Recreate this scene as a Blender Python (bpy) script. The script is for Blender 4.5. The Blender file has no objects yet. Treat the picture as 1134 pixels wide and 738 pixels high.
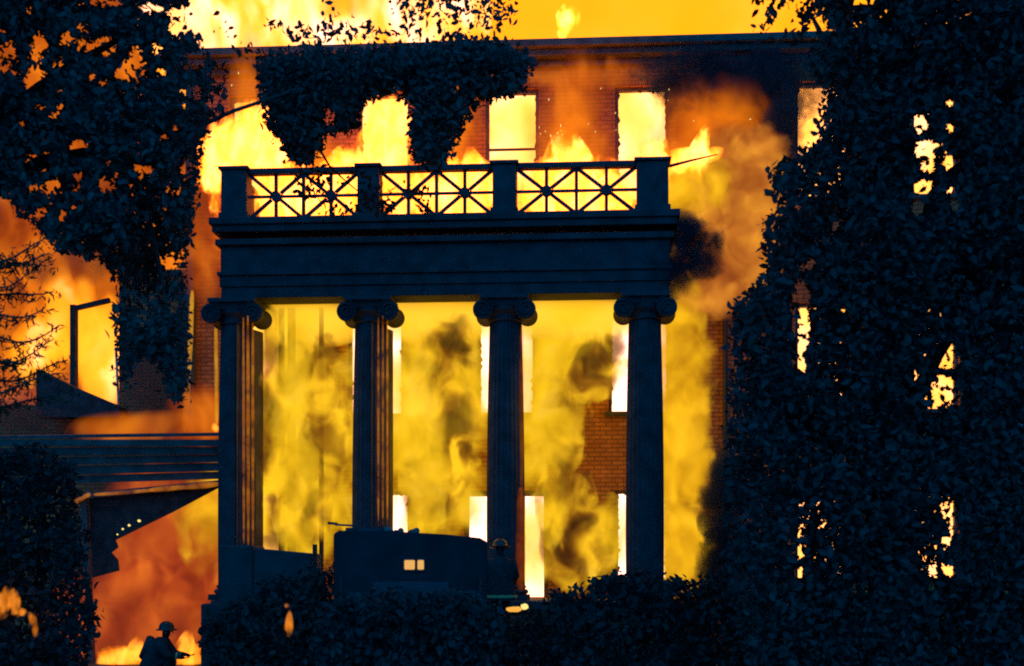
import bpy, bmesh, math, random
import numpy as np
from mathutils import Vector, Matrix, noise as mnoise

R = math.radians
random.seed(7)
rng = np.random.default_rng(11)
scene = bpy.context.scene
COL = scene.collection

# ---------------------------------------------------------------- camera
H = 1.7                       # eye height
F = 1500.0                    # focal length in photo pixels (1134 wide)
HORIZON = 640.0
cam_d = bpy.data.cameras.new('camera')
cam = bpy.data.objects.new('camera', cam_d)
COL.objects.link(cam)
cam.location = (0, 0, H)
cam.rotation_euler = (R(90), 0, 0)
cam_d.sensor_width = 36.0
cam_d.lens = 36.0 * F / 1134.0
cam_d.shift_y = (HORIZON - 369.0) / 1134.0
cam_d.clip_start = 0.1
cam_d.clip_end = 3000
cam_d.dof.use_dof = True
cam_d.dof.focus_distance = 28.0
cam_d.dof.aperture_fstop = 1.4
scene.camera = cam

# ---------------------------------------------------------------- world, sun, exposure
world = bpy.data.worlds.new('World')
scene.world = world
world.use_nodes = True
wn = world.node_tree
for n in list(wn.nodes):
    wn.nodes.remove(n)
w_out = wn.nodes.new('ShaderNodeOutputWorld')
w_bg = wn.nodes.new('ShaderNodeBackground')
sky = wn.nodes.new('ShaderNodeTexSky')
sky.sky_type = 'NISHITA'
sky.sun_disc = False
sky.sun_elevation = R(2.0)
sky.sun_rotation = R(180)
tint = wn.nodes.new('ShaderNodeMix')
tint.data_type = 'RGBA'
tint.blend_type = 'MULTIPLY'
bw = wn.nodes.new('ShaderNodeRGBToBW')          # the night sky keeps the sky's brightness but one deep blue hue
tint.inputs[0].default_value = 1.0
tint.inputs[7].default_value = (0.010, 0.14, 0.46, 1)
wn.links.new(sky.outputs[0], bw.inputs[0])
wn.links.new(bw.outputs[0], tint.inputs[6])
wn.links.new(tint.outputs[2], w_bg.inputs[0])
w_bg.inputs[1].default_value = 0.15
wn.links.new(w_bg.outputs[0], w_out.inputs[0])

sun_d = bpy.data.lights.new('blue_fill', 'SUN')
sun_d.energy = 2.1  # soft fill added from the camera side to lift the dark fronts
sun_d.angle = R(120)
sun_d.color = (0.0, 0.33, 1.0)
sun = bpy.data.objects.new('blue_fill', sun_d)
COL.objects.link(sun)
sun.rotation_euler = (R(62), 0, R(-8))

scene.view_settings.view_transform = 'Standard'
scene.view_settings.look = 'None'
scene.view_settings.exposure = 0.0
scene.view_settings.gamma = 1.0
scene.render.engine = 'CYCLES'
cy = scene.cycles
cy.max_bounces = 5
cy.diffuse_bounces = 2
cy.glossy_bounces = 2
cy.transmission_bounces = 2
cy.volume_bounces = 1
cy.transparent_max_bounces = 16
cy.volume_step_rate = 1.0
cy.volume_max_steps = 128
cy.use_denoising = False
cy.filter_width = 2.0
cy.sample_clamp_indirect = 6.0

# ---------------------------------------------------------------- frames: camera pixel -> place
TH = R(4.0)
CT, ST = math.cos(TH), math.sin(TH)

def at(px, py, Y):
    return Vector(((px - 567) / F * Y, Y, H + (HORIZON - py) / F * Y))

def L(px, py, v):
    """point of the house frame (u along the facade, v inwards) seen at a photo pixel"""
    dx, dz = (px - 567) / F, (HORIZON - py) / F
    t = (v + 30 * CT) / (dx * ST + CT)
    u = t * dx * CT - (t - 30) * ST
    return u, H + t * dz

def U(px, v, py=300):
    return L(px, py, v)[0]

def Z(py, v, px=567):
    return L(px, py, v)[1]

def W(u, v, z=0.0):
    return Vector((u * CT + v * ST, 30 - u * ST + v * CT, z))

# ---------------------------------------------------------------- materials
MATS = {}

def mat_surface(name, col, rough=0.7, var=0.25, scale=6.0, bump=0.15, spec=0.3, metal=0.0):
    m = bpy.data.materials.new(name)
    m.use_nodes = True
    nt = m.node_tree
    b = nt.nodes['Principled BSDF']
    b.inputs['Roughness'].default_value = rough
    b.inputs['Metallic'].default_value = metal
    b.inputs['Specular IOR Level'].default_value = spec
    tc = nt.nodes.new('ShaderNodeTexCoord')
    nz = nt.nodes.new('ShaderNodeTexNoise')
    nz.inputs['Scale'].default_value = scale
    nz.inputs['Detail'].default_value = 6
    rp = nt.nodes.new('ShaderNodeValToRGB')
    c0 = [c * (1 - var) for c in col]
    c1 = [min(1, c * (1 + var)) for c in col]
    rp.color_ramp.elements[0].position = 0.3
    rp.color_ramp.elements[0].color = (*c0, 1)
    rp.color_ramp.elements[1].position = 0.7
    rp.color_ramp.elements[1].color = (*c1, 1)
    nt.links.new(tc.outputs['Object'], nz.inputs['Vector'])
    nt.links.new(nz.outputs['Fac'], rp.inputs[0])
    nt.links.new(rp.outputs[0], b.inputs['Base Color'])
    if bump:
        bp = nt.nodes.new('ShaderNodeBump')
        bp.inputs['Strength'].default_value = bump
        bp.inputs['Distance'].default_value = 0.02
        nt.links.new(nz.outputs['Fac'], bp.inputs['Height'])
        nt.links.new(bp.outputs[0], b.inputs['Normal'])
    MATS[name] = m
    return m

def mat_brick(name):
    m = bpy.data.materials.new(name)
    m.use_nodes = True
    nt = m.node_tree
    b = nt.nodes['Principled BSDF']
    b.inputs['Roughness'].default_value = 0.85
    tc = nt.nodes.new('ShaderNodeTexCoord')
    mp = nt.nodes.new('ShaderNodeMapping')
    mp.inputs['Rotation'].default_value = (R(-90), 0, 0)
    br = nt.nodes.new('ShaderNodeTexBrick')
    br.inputs['Scale'].default_value = 1.0
    br.inputs['Brick Width'].default_value = 0.26
    br.inputs['Row Height'].default_value = 0.095
    br.inputs['Mortar Size'].default_value = 0.012
    br.inputs['Mortar Smooth'].default_value = 0.3
    br.inputs['Color1'].default_value = (0.56, 0.20, 0.05, 1)
    br.inputs['Color2'].default_value = (0.42, 0.13, 0.035, 1)
    br.inputs['Mortar'].default_value = (0.22, 0.08, 0.03, 1)
    nz = nt.nodes.new('ShaderNodeTexNoise')
    nz.inputs['Scale'].default_value = 1.3
    nz.inputs['Detail'].default_value = 8
    mr = nt.nodes.new('ShaderNodeMapRange')
    mr.inputs[1].default_value = 0.3
    mr.inputs[2].default_value = 0.7
    mr.inputs[3].default_value = 0.6
    mr.inputs[4].default_value = 1.15
    mx = nt.nodes.new('ShaderNodeMix')
    mx.data_type = 'RGBA'
    mx.blend_type = 'MULTIPLY'
    mx.inputs[0].default_value = 1
    nt.links.new(tc.outputs['Object'], mp.inputs[0])
    nt.links.new(mp.outputs[0], br.inputs['Vector'])
    nt.links.new(tc.outputs['Object'], nz.inputs['Vector'])
    nt.links.new(nz.outputs[0], mr.inputs[0])
    nt.links.new(br.outputs['Color'], mx.inputs[6])
    nt.links.new(mr.outputs[0], mx.inputs[7])
    nt.links.new(mx.outputs[2], b.inputs['Base Color'])
    bp = nt.nodes.new('ShaderNodeBump')
    bp.inputs['Strength'].default_value = 0.7
    bp.inputs['Distance'].default_value = 0.02
    nt.links.new(br.outputs['Fac'], bp.inputs['Height'])
    bp.invert = True
    nt.links.new(bp.outputs[0], b.inputs['Normal'])
    MATS[name] = m
    return m

def mat_leaf(name, c0, c1, trans=0.12):
    m = bpy.data.materials.new(name)
    m.use_nodes = True
    nt = m.node_tree
    b = nt.nodes['Principled BSDF']
    out = nt.nodes['Material Output']
    b.inputs['Roughness'].default_value = 0.85
    b.inputs['Specular IOR Level'].default_value = 0.1
    geo = nt.nodes.new('ShaderNodeNewGeometry')
    rp = nt.nodes.new('ShaderNodeValToRGB')
    rp.color_ramp.elements[0].color = (*c0, 1)
    rp.color_ramp.elements[1].color = (*c1, 1)
    nt.links.new(geo.outputs['Random Per Island'], rp.inputs[0])
    nt.links.new(rp.outputs[0], b.inputs['Base Color'])
    tr = nt.nodes.new('ShaderNodeBsdfTranslucent')
    nt.links.new(rp.outputs[0], tr.inputs[0])
    mx = nt.nodes.new('ShaderNodeMixShader')
    mx.inputs[0].default_value = trans
    nt.links.new(b.outputs[0], mx.inputs[1])
    nt.links.new(tr.outputs[0], mx.inputs[2])
    nt.links.new(mx.outputs[0], out.inputs['Surface'])
    MATS[name] = m
    return m

def mat_fire(name, dens, ramp, gain=1.0, scale=(1, 1, 1), detail=4.0, rough=0.55, lo=0.0, hi=0.5,
             amp=1.2, cmix=(1.0, 0.5), shell=True, cscale=1.0, distort=0.6, offset=(0, 0, 0), zfade=None, rate=1.0, red=1.0, cr_=(.34, .66)):
    """burning gas, or smoke with firelight put into its colour: absorbs and emits; where it is thick and hot it is yellow, where it is thin it glows red"""
    m = bpy.data.materials.new(name)
    m.use_nodes = True
    nt = m.node_tree
    for n in list(nt.nodes):
        nt.nodes.remove(n)
    N, K = nt.nodes.new, nt.links.new
    out = N('ShaderNodeOutputMaterial')
    tc = N('ShaderNodeTexCoord')
    geo = N('ShaderNodeNewGeometry')
    mp = N('ShaderNodeMapping')
    mp.inputs['Scale'].default_value = scale
    mp.inputs['Location'].default_value = offset
    K(geo.outputs['Position'], mp.inputs[0])
    nz = N('ShaderNodeTexNoise')
    nz.inputs['Scale'].default_value = 1.0
    nz.inputs['Detail'].default_value = detail
    nz.inputs['Roughness'].default_value = rough
    nz.inputs['Distortion'].default_value = distort
    K(mp.outputs[0], nz.inputs['Vector'])
    # density
    def math_(op, a, b=None, clamp=False):
        n = N('ShaderNodeMath')
        n.operation = op
        n.use_clamp = clamp
        for i, x in enumerate((a, b)):
            if x is None:
                continue
            if isinstance(x, (int, float)):
                n.inputs[i].default_value = x
            else:
                K(x, n.inputs[i])
        return n.outputs[0]
    nn = math_('MULTIPLY', math_('SUBTRACT', nz.outputs['Fac'], 0.5), amp)
    if shell:
        ln = N('ShaderNodeVectorMath')
        ln.operation = 'LENGTH'
        K(tc.outputs['Object'], ln.inputs[0])
        base = math_('SUBTRACT', 1.0, ln.outputs['Value'])
    else:
        base = 0.35
    val = math_('ADD', nn, base)
    mr = N('ShaderNodeMapRange')
    mr.interpolation_type = 'SMOOTHSTEP'
    mr.inputs[1].default_value = lo
    mr.inputs[2].default_value = hi
    K(val, mr.inputs[0])
    d = mr.outputs[0]
    if zfade:
        sx = N('ShaderNodeSeparateXYZ')
        K(geo.outputs['Position'], sx.inputs[0])
        zf = N('ShaderNodeMapRange')
        zf.inputs[1].default_value = zfade[0]
        zf.inputs[2].default_value = zfade[1]
        K(sx.outputs[2], zf.inputs[0])
        d = math_('MULTIPLY', d, zf.outputs[0])
    sig = math_('MULTIPLY', d, dens)
    # colour
    nz2 = N('ShaderNodeTexNoise')
    nz2.inputs['Scale'].default_value = cscale
    nz2.inputs['Detail'].default_value = 6
    nz2.inputs['Distortion'].default_value = 0.8
    mp2 = N('ShaderNodeMapping')
    mp2.inputs['Scale'].default_value = scale
    mp2.inputs['Location'].default_value = (3.1, 7.7, 1.3)
    K(geo.outputs['Position'], mp2.inputs[0])
    K(mp2.outputs[0], nz2.inputs['Vector'])
    mr2 = N('ShaderNodeMapRange')
    mr2.inputs[1].default_value = cr_[0]
    mr2.inputs[2].default_value = cr_[1]
    K(nz2.outputs['Fac'], mr2.inputs[0])
    t = math_('ADD', math_('MULTIPLY', mr2.outputs[0], cmix[0]), math_('MULTIPLY', d, cmix[1]))
    t = math_('DIVIDE', t, cmix[0] + cmix[1], True)
    rp = N('ShaderNodeValToRGB')
    cr = rp.color_ramp
    while len(cr.elements) < len(ramp):
        cr.elements.new(0.5)
    for e, (p, c) in zip(cr.elements, ramp):
        e.position = p
        e.color = (c[0] * (1 + red * (.15 + .85 * min(1, c[0]))), c[1], c[2], 1)   # fire is far stronger in red
    K(t, rp.inputs[0])
    em = N('ShaderNodeEmission')
    K(rp.outputs[0], em.inputs[0])
    K(math_('MULTIPLY', sig, gain), em.inputs[1])
    ab = N('ShaderNodeVolumeAbsorption')
    ab.inputs[0].default_value = (0, 0, 0, 1)
    K(sig, ab.inputs[1])
    ad = N('ShaderNodeAddShader')
    K(em.outputs[0], ad.inputs[0])
    K(ab.outputs[0], ad.inputs[1])
    K(ad.outputs[0], out.inputs['Volume'])
    m.cycles.volume_step_rate = rate
    MATS[name] = m
    return m

def mat_smoke(name, dens, col, scale=(1, 1, 1), lo=0.0, hi=0.5, amp=1.2, aniso=0.0):
    """dark unlit smoke: scatters and absorbs"""
    m = mat_fire(name, dens, [(0, (0, 0, 0)), (1, (0, 0, 0))], 0.0, scale, lo=lo, hi=hi, amp=amp)
    nt = m.node_tree
    ad = [n for n in nt.nodes if n.type == 'ADD_SHADER'][0]
    em = [n for n in nt.nodes if n.type == 'EMISSION'][0]
    ab = [n for n in nt.nodes if n.type == 'VOLUME_ABSORPTION'][0]
    sc = nt.nodes.new('ShaderNodeVolumePrincipled')
    sc.inputs['Color'].default_value = (*col, 1)
    sc.inputs['Anisotropy'].default_value = aniso
    src = ab.inputs[1].links[0].from_socket
    nt.links.new(src, sc.inputs['Density'])
    out = [n for n in nt.nodes if n.type == 'OUTPUT_MATERIAL'][0]
    nt.links.new(sc.outputs[0], out.inputs['Volume'])
    for n in (ad, em, ab):
        nt.nodes.remove(n)
    return m

def mat_glow(name, col, strength):
    m = bpy.data.materials.new(name)
    m.use_nodes = True
    b = m.node_tree.nodes['Principled BSDF']
    b.inputs['Base Color'].default_value = (0.1, 0.05, 0.02, 1)
    b.inputs['Emission Color'].default_value = (*col, 1)
    b.inputs['Emission Strength'].default_value = strength
    MATS[name] = m
    return m

mat_brick('brick')
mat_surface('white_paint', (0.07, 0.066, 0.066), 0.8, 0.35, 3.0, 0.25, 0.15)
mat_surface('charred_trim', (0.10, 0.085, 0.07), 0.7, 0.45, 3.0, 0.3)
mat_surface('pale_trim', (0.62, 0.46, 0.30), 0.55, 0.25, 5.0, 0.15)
mat_surface('plaster', (0.55, 0.46, 0.33), 0.85, 0.3, 1.3, 0.1)
mat_surface('char', (0.05, 0.045, 0.04), 0.85, 0.5, 5.0, 0.5)
mat_surface('stone', (0.07, 0.068, 0.065), 0.85, 0.25, 3.0, 0.3)
mat_surface('shingle', (0.09, 0.085, 0.08), 0.85, 0.4, 6.0, 0.3)
mat_surface('bark', (0.10, 0.075, 0.055), 0.9, 0.4, 9.0, 0.6)
mat_surface('soil', (0.06, 0.055, 0.035), 0.95, 0.4, 2.0, 0.5)
mat_surface('vehicle_paint', (0.036, 0.03, 0.032), 0.75, 0.35, 2.0, 0.1, 0.2)
mat_surface('dark_metal', (0.03, 0.03, 0.033), 0.45, 0.2, 8.0, 0.05, 0.5)
mat_surface('rubber', (0.03, 0.03, 0.032), 0.8, 0.2, 9.0, 0.1)
mat_surface('canvas', (0.22, 0.20, 0.16), 0.9, 0.25, 14.0, 0.3)
mat_surface('coat_cloth', (0.06, 0.055, 0.05), 0.9, 0.3, 12.0, 0.3)
mat_surface('trouser_cloth', (0.045, 0.042, 0.04), 0.9, 0.3, 12.0, 0.3)
mat_surface('reflective_band', (0.85, 0.72, 0.25), 0.35, 0.1, 20.0, 0.05)
mat_surface('helmet_shell', (0.06, 0.05, 0.04), 0.35, 0.2, 6.0, 0.02, 0.5)
mat_surface('skin', (0.45, 0.28, 0.2), 0.6, 0.1, 10.0, 0.05)
mat_leaf('leaf_left', (0.045, 0.085, 0.075), (0.06, 0.10, 0.085), .1)
mat_leaf('leaf_right', (0.03, 0.058, 0.052), (0.04, 0.068, 0.06), 0.05)
mat_leaf('leaf_shrub', (0.03, 0.055, 0.05), (0.042, 0.068, 0.06), 0.05)
mat_leaf('needle', (0.04, 0.07, 0.04), (0.07, 0.10, 0.05), 0.05)

# ---------------------------------------------------------------- builders
class MB:
    def __init__(self):
        self.v, self.f = [], []
    def add(self, vs, fs):
        o = len(self.v)
        self.v += [tuple(p) for p in vs]
        self.f += [tuple(i + o for i in f) for f in fs]
        return self
    def box(self, x0, x1, y0, y1, z0, z1):
        vs = [(x, y, z) for z in (z0, z1) for y in (y0, y1) for x in (x0, x1)]
        return self.add(vs, [(0, 2, 3, 1), (4, 5, 7, 6), (0, 1, 5, 4), (2, 6, 7, 3), (0, 4, 6, 2), (1, 3, 7, 5)])
    def bar(self, a, b, w, d, up=(0, 1, 0)):
        a, b = Vector(a), Vector(b)
        t = (b - a).normalized()
        s = t.cross(Vector(up))
        s = s.normalized() * (w / 2) if s.length > 1e-6 else Vector((w / 2, 0, 0))
        n = s.normalized().cross(t).normalized() * (d / 2)
        vs = [p + i * s + j * n for p in (a, b) for i, j in ((-1, -1), (1, -1), (1, 1), (-1, 1))]
        return self.add(vs, [(0, 1, 2, 3), (7, 6, 5, 4), (0, 4, 5, 1), (1, 5, 6, 2), (2, 6, 7, 3), (3, 7, 4, 0)])
    def tube(self, pts, rad, seg=8):
        pts = [Vector(p) for p in pts]
        n = len(pts)
        if not hasattr(rad, '__len__'):
            rad = [rad] * n
        vs, fs = [], []
        for i, p in enumerate(pts):
            t = (pts[min(i + 1, n - 1)] - pts[max(i - 1, 0)]).normalized()
            ref = Vector((1, 0, 0)) if abs(t.x) < 0.9 else Vector((0, 1, 0))
            a = t.cross(ref).normalized()
            b = t.cross(a)
            for k in range(seg):
                an = 2 * math.pi * k / seg
                vs.append(p + (a * math.cos(an) + b * math.sin(an)) * rad[i])
        for i in range(n - 1):
            for k in range(seg):
                k2 = (k + 1) % seg
                fs.append((i * seg + k, i * seg + k2, (i + 1) * seg + k2, (i + 1) * seg + k))
        fs.append(tuple(range(seg))[::-1])
        fs.append(tuple((n - 1) * seg + k for k in range(seg)))
        return self.add(vs, fs)
    def lathe(self, prof, seg=40, flute=0, fdepth=0.0, c=(0, 0)):
        vs, fs = [], []
        for r, z in prof:
            for k in range(seg):
                an = 2 * math.pi * k / seg
                rr = r - (fdepth * (0.5 + 0.5 * math.cos(flute * an)) ** 0.7 if flute else 0)
                vs.append((c[0] + rr * math.cos(an), c[1] + rr * math.sin(an), z))
        n = len(prof)
        for i in range(n - 1):
            for k in range(seg):
                k2 = (k + 1) % seg
                fs.append((i * seg + k, i * seg + k2, (i + 1) * seg + k2, (i + 1) * seg + k))
        fs.append(tuple(range(seg))[::-1])
        fs.append(tuple((n - 1) * seg + k for k in range(seg)))
        return self.add(vs, fs)
    def prism(self, poly, axis_vec):
        """closed polygon of 3-D points swept by a vector"""
        n = len(poly)
        a = [Vector(p) for p in poly]
        b = [p + Vector(axis_vec) for p in a]
        fs = [tuple(range(n))[::-1], tuple(range(n, 2 * n))]
        fs += [(i, (i + 1) % n, n + (i + 1) % n, n + i) for i in range(n)]
        return self.add(a + b, fs)
    def mesh(self, name, mat, smooth=False, off=None, bevel=0.0):
        me = bpy.data.meshes.new(name)
        vs = self.v if off is None else [(x - off[0], y - off[1], z - off[2]) for x, y, z in self.v]
        me.from_pydata(vs, [], self.f)
        bm = bmesh.new()
        bm.from_mesh(me)
        if bevel:
            es = [e for e in bm.edges if e.is_manifold and e.calc_face_angle(0) > 0.6]
            bmesh.ops.bevel(bm, geom=es, offset=bevel, segments=1, affect='EDGES', clamp_overlap=True)
        bmesh.ops.recalc_face_normals(bm, faces=bm.faces)
        bm.to_mesh(me)
        bm.free()
        if smooth:
            for p in me.polygons:
                p.use_smooth = True
        me.materials.append(MATS[mat])
        return me
    def build(self, name, mat, parent=None, smooth=False, off=None, bevel=0.0):
        o = bpy.data.objects.new(name, self.mesh(name, mat, smooth, off, bevel))
        COL.objects.link(o)
        o.parent = parent
        return o

def tag(o, label=None, cat=None, group=None, kind=None):
    if label: o['label'] = label
    if cat: o['category'] = cat
    if group: o['group'] = group
    if kind: o['kind'] = kind
    return o

def thing(name, label, cat, loc=(0, 0, 0), rz=0.0, group=None, kind=None):
    o = bpy.data.objects.new(name, None)
    o.empty_display_size = 0.3
    COL.objects.link(o)
    o.location = loc
    o.rotation_euler = (0, 0, rz)
    return tag(o, label, cat, group, kind)

def house_thing(name, label, cat, u=0.0, v=0.0, z=0.0):
    return thing(name, label, cat, W(u, v, z), -TH)

# ---------------------------------------------------------------- ground
g = MB()
nx, ny = 60, 60
for j in range(ny + 1):
    for i in range(nx + 1):
        x = -60 + 120 * i / nx
        y = -10 + 90 * j / ny
        g.v.append((x, y, 0.08 * mnoise.noise(Vector((x * 0.3, y * 0.3, 0))) - 0.03))
for j in range(ny):
    for i in range(nx):
        a = j * (nx + 1) + i
        g.f.append((a, a + 1, a + nx + 2, a + nx + 1))
ring = [(-60, -10), (60, -10), (60, 80), (-60, 80)]
big = [(-900, -900), (900, -900), (900, 900), (-900, 900)]
o = len(g.v)
g.v += [(x, y, -0.03) for x, y in ring] + [(x, y, -0.5) for x, y in big]
for k in range(4):
    g.f.append((o + k, o + (k + 1) % 4, o + 4 + (k + 1) % 4, o + 4 + k))
tag(g.build('ground', 'soil', smooth=True), 'dark lawn and bare soil in front of the burning house', kind='structure')

# ---------------------------------------------------------------- main house
house = house_thing('brick_house', 'burning three storey brick house with blazing windows behind the columned portico', 'house')
ZT = Z(52, 0, 711)                                  # top of the brick
zt3, zb3 = Z(95, 0, 711), Z(222, 0, 711)
zt2, zb2 = Z(338, 0, 711), Z(456, 0, 711)
zt1, zb1 = Z(543, 0, 684), Z(640, 0, 684)
ZF = 1.25                                           # porch floor
HW = (U(597, 0, 150) - U(538, 0, 150)) / 2          # half a window
UC = [U(282, 0), U(425, 0), U(567, 0), U(711, 0), U(911, 0), U(1036, 0)]
UL, UR = U(209, 0), U(1120, 0)
HD = [HW, HW, HW, HW, HW, HW * 0.85]
opens = []
for k, u in enumerate(UC):
    opens.append((u - HD[k], u + HD[k], zb3, zt3, 3))
    e2 = {1: (U(385, 0, 400), U(447, 0, 400)), 2: (U(528, 0, 400), U(593, 0, 400)), 3: (U(674, 0, 400), U(742, 0, 400))}.get(k, (u - HD[k], u + HD[k]))
    opens.append((e2[0], e2[1], zb2, zt2, 2))
    if k != 2:
        opens.append((u - HD[k], u + HD[k], zb1, zt1, 1))
dL, dR = U(514, 0, 600), U(607, 0, 600)
opens.append((dL, dR, ZF + 0.02, zt1, 0))           # double front door

def wall_grid(mb, us, zs, solid, v0, v1):
    us, zs = sorted(set(us)), sorted(set(zs))
    def s(i, j):
        return 0 <= i < len(us) - 1 and 0 <= j < len(zs) - 1 and solid((us[i] + us[i + 1]) / 2, (zs[j] + zs[j + 1]) / 2)
    for i in range(len(us) - 1):
        for j in range(len(zs) - 1):
            if not s(i, j):
                continue
            a, b, c, d = us[i], us[i + 1], zs[j], zs[j + 1]
            mb.add([(a, v0, c), (b, v0, c), (b, v0, d), (a, v0, d)], [(0, 1, 2, 3)])
            mb.add([(a, v1, c), (b, v1, c), (b, v1, d), (a, v1, d)], [(3, 2, 1, 0)])
            if not s(i - 1, j): mb.add([(a, v0, c), (a, v0, d), (a, v1, d), (a, v1, c)], [(0, 1, 2, 3)])
            if not s(i + 1, j): mb.add([(b, v0, c), (b, v1, c), (b, v1, d), (b, v0, d)], [(0, 1, 2, 3)])
            if not s(i, j - 1): mb.add([(a, v0, c), (a, v1, c), (b, v1, c), (b, v0, c)], [(0, 1, 2, 3)])
            if not s(i, j + 1): mb.add([(a, v0, d), (b, v0, d), (b, v1, d), (a, v1, d)], [(0, 1, 2, 3)])

us = [UL, UR] + [x for q in opens for x in q[:2]]
zs = [-0.3, ZT] + [x for q in opens for x in q[2:4]]
wb = MB()
wall_grid(wb, us, zs, lambda u, z: not any(q[0] < u < q[1] and q[2] < z < q[3] for q in opens), 0, 0.38)
wb.build('wall', 'brick', house)
sw = MB()
sw.box(UL, UL + 0.38, 0.383, 11.0, -0.3, ZT)
sw.box(UR - 0.38, UR, 0.383, 11.0, -0.3, ZT)
sw.box(UL, UR, 11.003, 11.35, -0.3, ZT)
s_ = sw.build('side_wall', 'brick', house)
fl = MB()
for z in (ZF - 0.25, (zt1 + zb2) / 2, (zt2 + zb3) / 2):
    fl.box(UL + 0.39, UR - 0.39, 0.39, 10.99, z - 0.12, z + 0.12)
tag(fl.build('floor', 'char', house), 'charred floors inside the house')

# cornice
cb = MB()
z_t = Z(41, -0.55, 711)
cb.box(UL - 0.5, UR + 0.5, -0.62, -0.003, z_t - 0.16, z_t)
cb.box(UL - 0.4, UR + 0.4, -0.45, -0.004, z_t - 0.30, z_t - 0.163)
cb.box(UL - 0.2, UR + 0.2, -0.17, 0.5, z_t - 0.42, z_t - 0.303)
cb.build('cornice', 'charred_trim', house, bevel=0.015)
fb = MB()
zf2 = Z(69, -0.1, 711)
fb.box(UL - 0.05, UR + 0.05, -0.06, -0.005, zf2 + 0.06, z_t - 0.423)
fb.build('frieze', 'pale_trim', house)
mb = MB()
mb.box(UL - 0.1, UR + 0.1, -0.16, -0.006, zf2 - 0.06, zf2 + 0.057)
mb.build('moulding', 'charred_trim', house, bevel=0.012)

def window(q):
    u0, u1, z0, z1, lvl = q
    fr = MB()
    t = 0.075
    fr.box(u0, u0 + t, 0.10, 0.24, z0, z1 - t - 0.001)
    fr.box(u1 - t, u1, 0.10, 0.24, z0, z1 - t - 0.001)
    fr.box(u0, u1, 0.10, 0.24, z1 - t, z1)
    w = fr.build('window', 'charred_trim', house, bevel=0.006)
    sl = MB().box(u0 - 0.08, u1 + 0.08, -0.10, 0.09, z0 - 0.10, z0 - 0.002).build('sill', 'stone', w, bevel=0.01)
    ln = MB()
    n = 9
    for i in range(n):                                # splayed brick arch above the opening
        a0 = u0 - 0.1 + (u1 - u0 + 0.2) * i / n + 0.006
        a1 = u0 - 0.1 + (u1 - u0 + 0.2) * (i + 1) / n - 0.006
        k = (i + 0.5) / n - 0.5
        ln.prism([(a0, -0.012, z1 + 0.005), (a1, -0.012, z1 + 0.005), (a1 + k * .16, -0.012, z1 + .3), (a0 + k * .16, -0.012, z1 + .3)], (0, 0.01, 0))
    tag(ln.build('lintel', 'brick', w), kind='stuff')
    if lvl == 3 and abs((u0 + u1) / 2 - UC[2]) < 0.1:  # a rail of the lower sash is still there
        rs = MB().box(u0 + t, u1 - t, 0.14, 0.18, Z(167, 0.15), Z(164.5, 0.15))
        rs.build('sash_rail', 'char', w)
    ch = MB()
    rr = random.Random(int(u0 * 100) + lvl)
    def jag(p, q, inn, n):
        p, q = Vector(p), Vector(q)
        for i in range(n):
            a, b = p.lerp(q, i / n), p.lerp(q, (i + 1) / n)
            h = rr.choice((0, .01, .02, .05)) * rr.uniform(.5, 1.2)
            if h > .004:
                c = a.lerp(b, rr.uniform(.2, .8)) + Vector(inn) * h
                ch.prism([a, b, c], (0, .03, 0))
    y = .15
    jag((u0 + t, y, z0), (u0 + t, y, z1 - t), (1, 0, 0), 14)
    jag((u1 - t, y, z0), (u1 - t, y, z1 - t), (-1, 0, 0), 14)
    jag((u0 + t, y, z1 - t), (u1 - t, y, z1 - t), (0, 0, -1), 10)
    if ch.v:
        tag(ch.build('charred_edge', 'char', w), kind='stuff')
    return w
for q in opens:
    if q[4]:
        window(q)
# front door surround
dr = MB()
z1 = zt1
for a, b in ((dL, dL + .1), (dR - .1, dR), (dL + .52, dL + .60), (dR - .60, dR - .52)):
    dr.box(a, b, 0.08, 0.26, ZF + 0.02, z1 - 0.12)
dr.box(dL, dR, 0.08, 0.26, z1 - 0.117, z1)
dframe = dr.build('door_frame', 'charred_trim', house, bevel=0.008)
# corner board with downspouts
co = MB().prism([(UL - .06, -.003, .3), (UL - .06, -.04, .3), (UL + .16, -.17, .3), (UL + .17, -.003, .3)], (0, 0, zf2 - .4))
co.build('corner_board', 'charred_trim', house)
def downspout(u, z0, z1, r=0.055):
    d = MB().tube([(u, -0.12, z0), (u, -0.12, z1)], r, 10)
    o = d.build('downspout', 'dark_metal', house, smooth=True)
    for k in range(4):
        z = z0 + (z1 - z0) * (k + 0.5) / 4
        MB().box(u - 0.08, u + 0.08, -0.18, -0.003, z - 0.02, z + 0.02).build('bracket', 'dark_metal', o)
downspout(U(803, -0.1, 420), 0.2, zf2 - 0.1)
# pilasters behind the left bay
for px, w in ((318, 0.30),):
    u = U(px, -0.1, 450)
    p = MB().box(u - w / 2, u + w / 2, -0.14, -0.004, ZF, 7.05)
    if w > 0.2:
        p.box(u - w / 2 - .05, u + w / 2 + .05, -0.18, -0.143, ZF, ZF + .3)
        p.box(u - w / 2 - .05, u + w / 2 + .05, -0.18, -0.143, 6.8, 7.05)
    p.build('pilaster', 'charred_trim', house, bevel=0.01)

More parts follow.
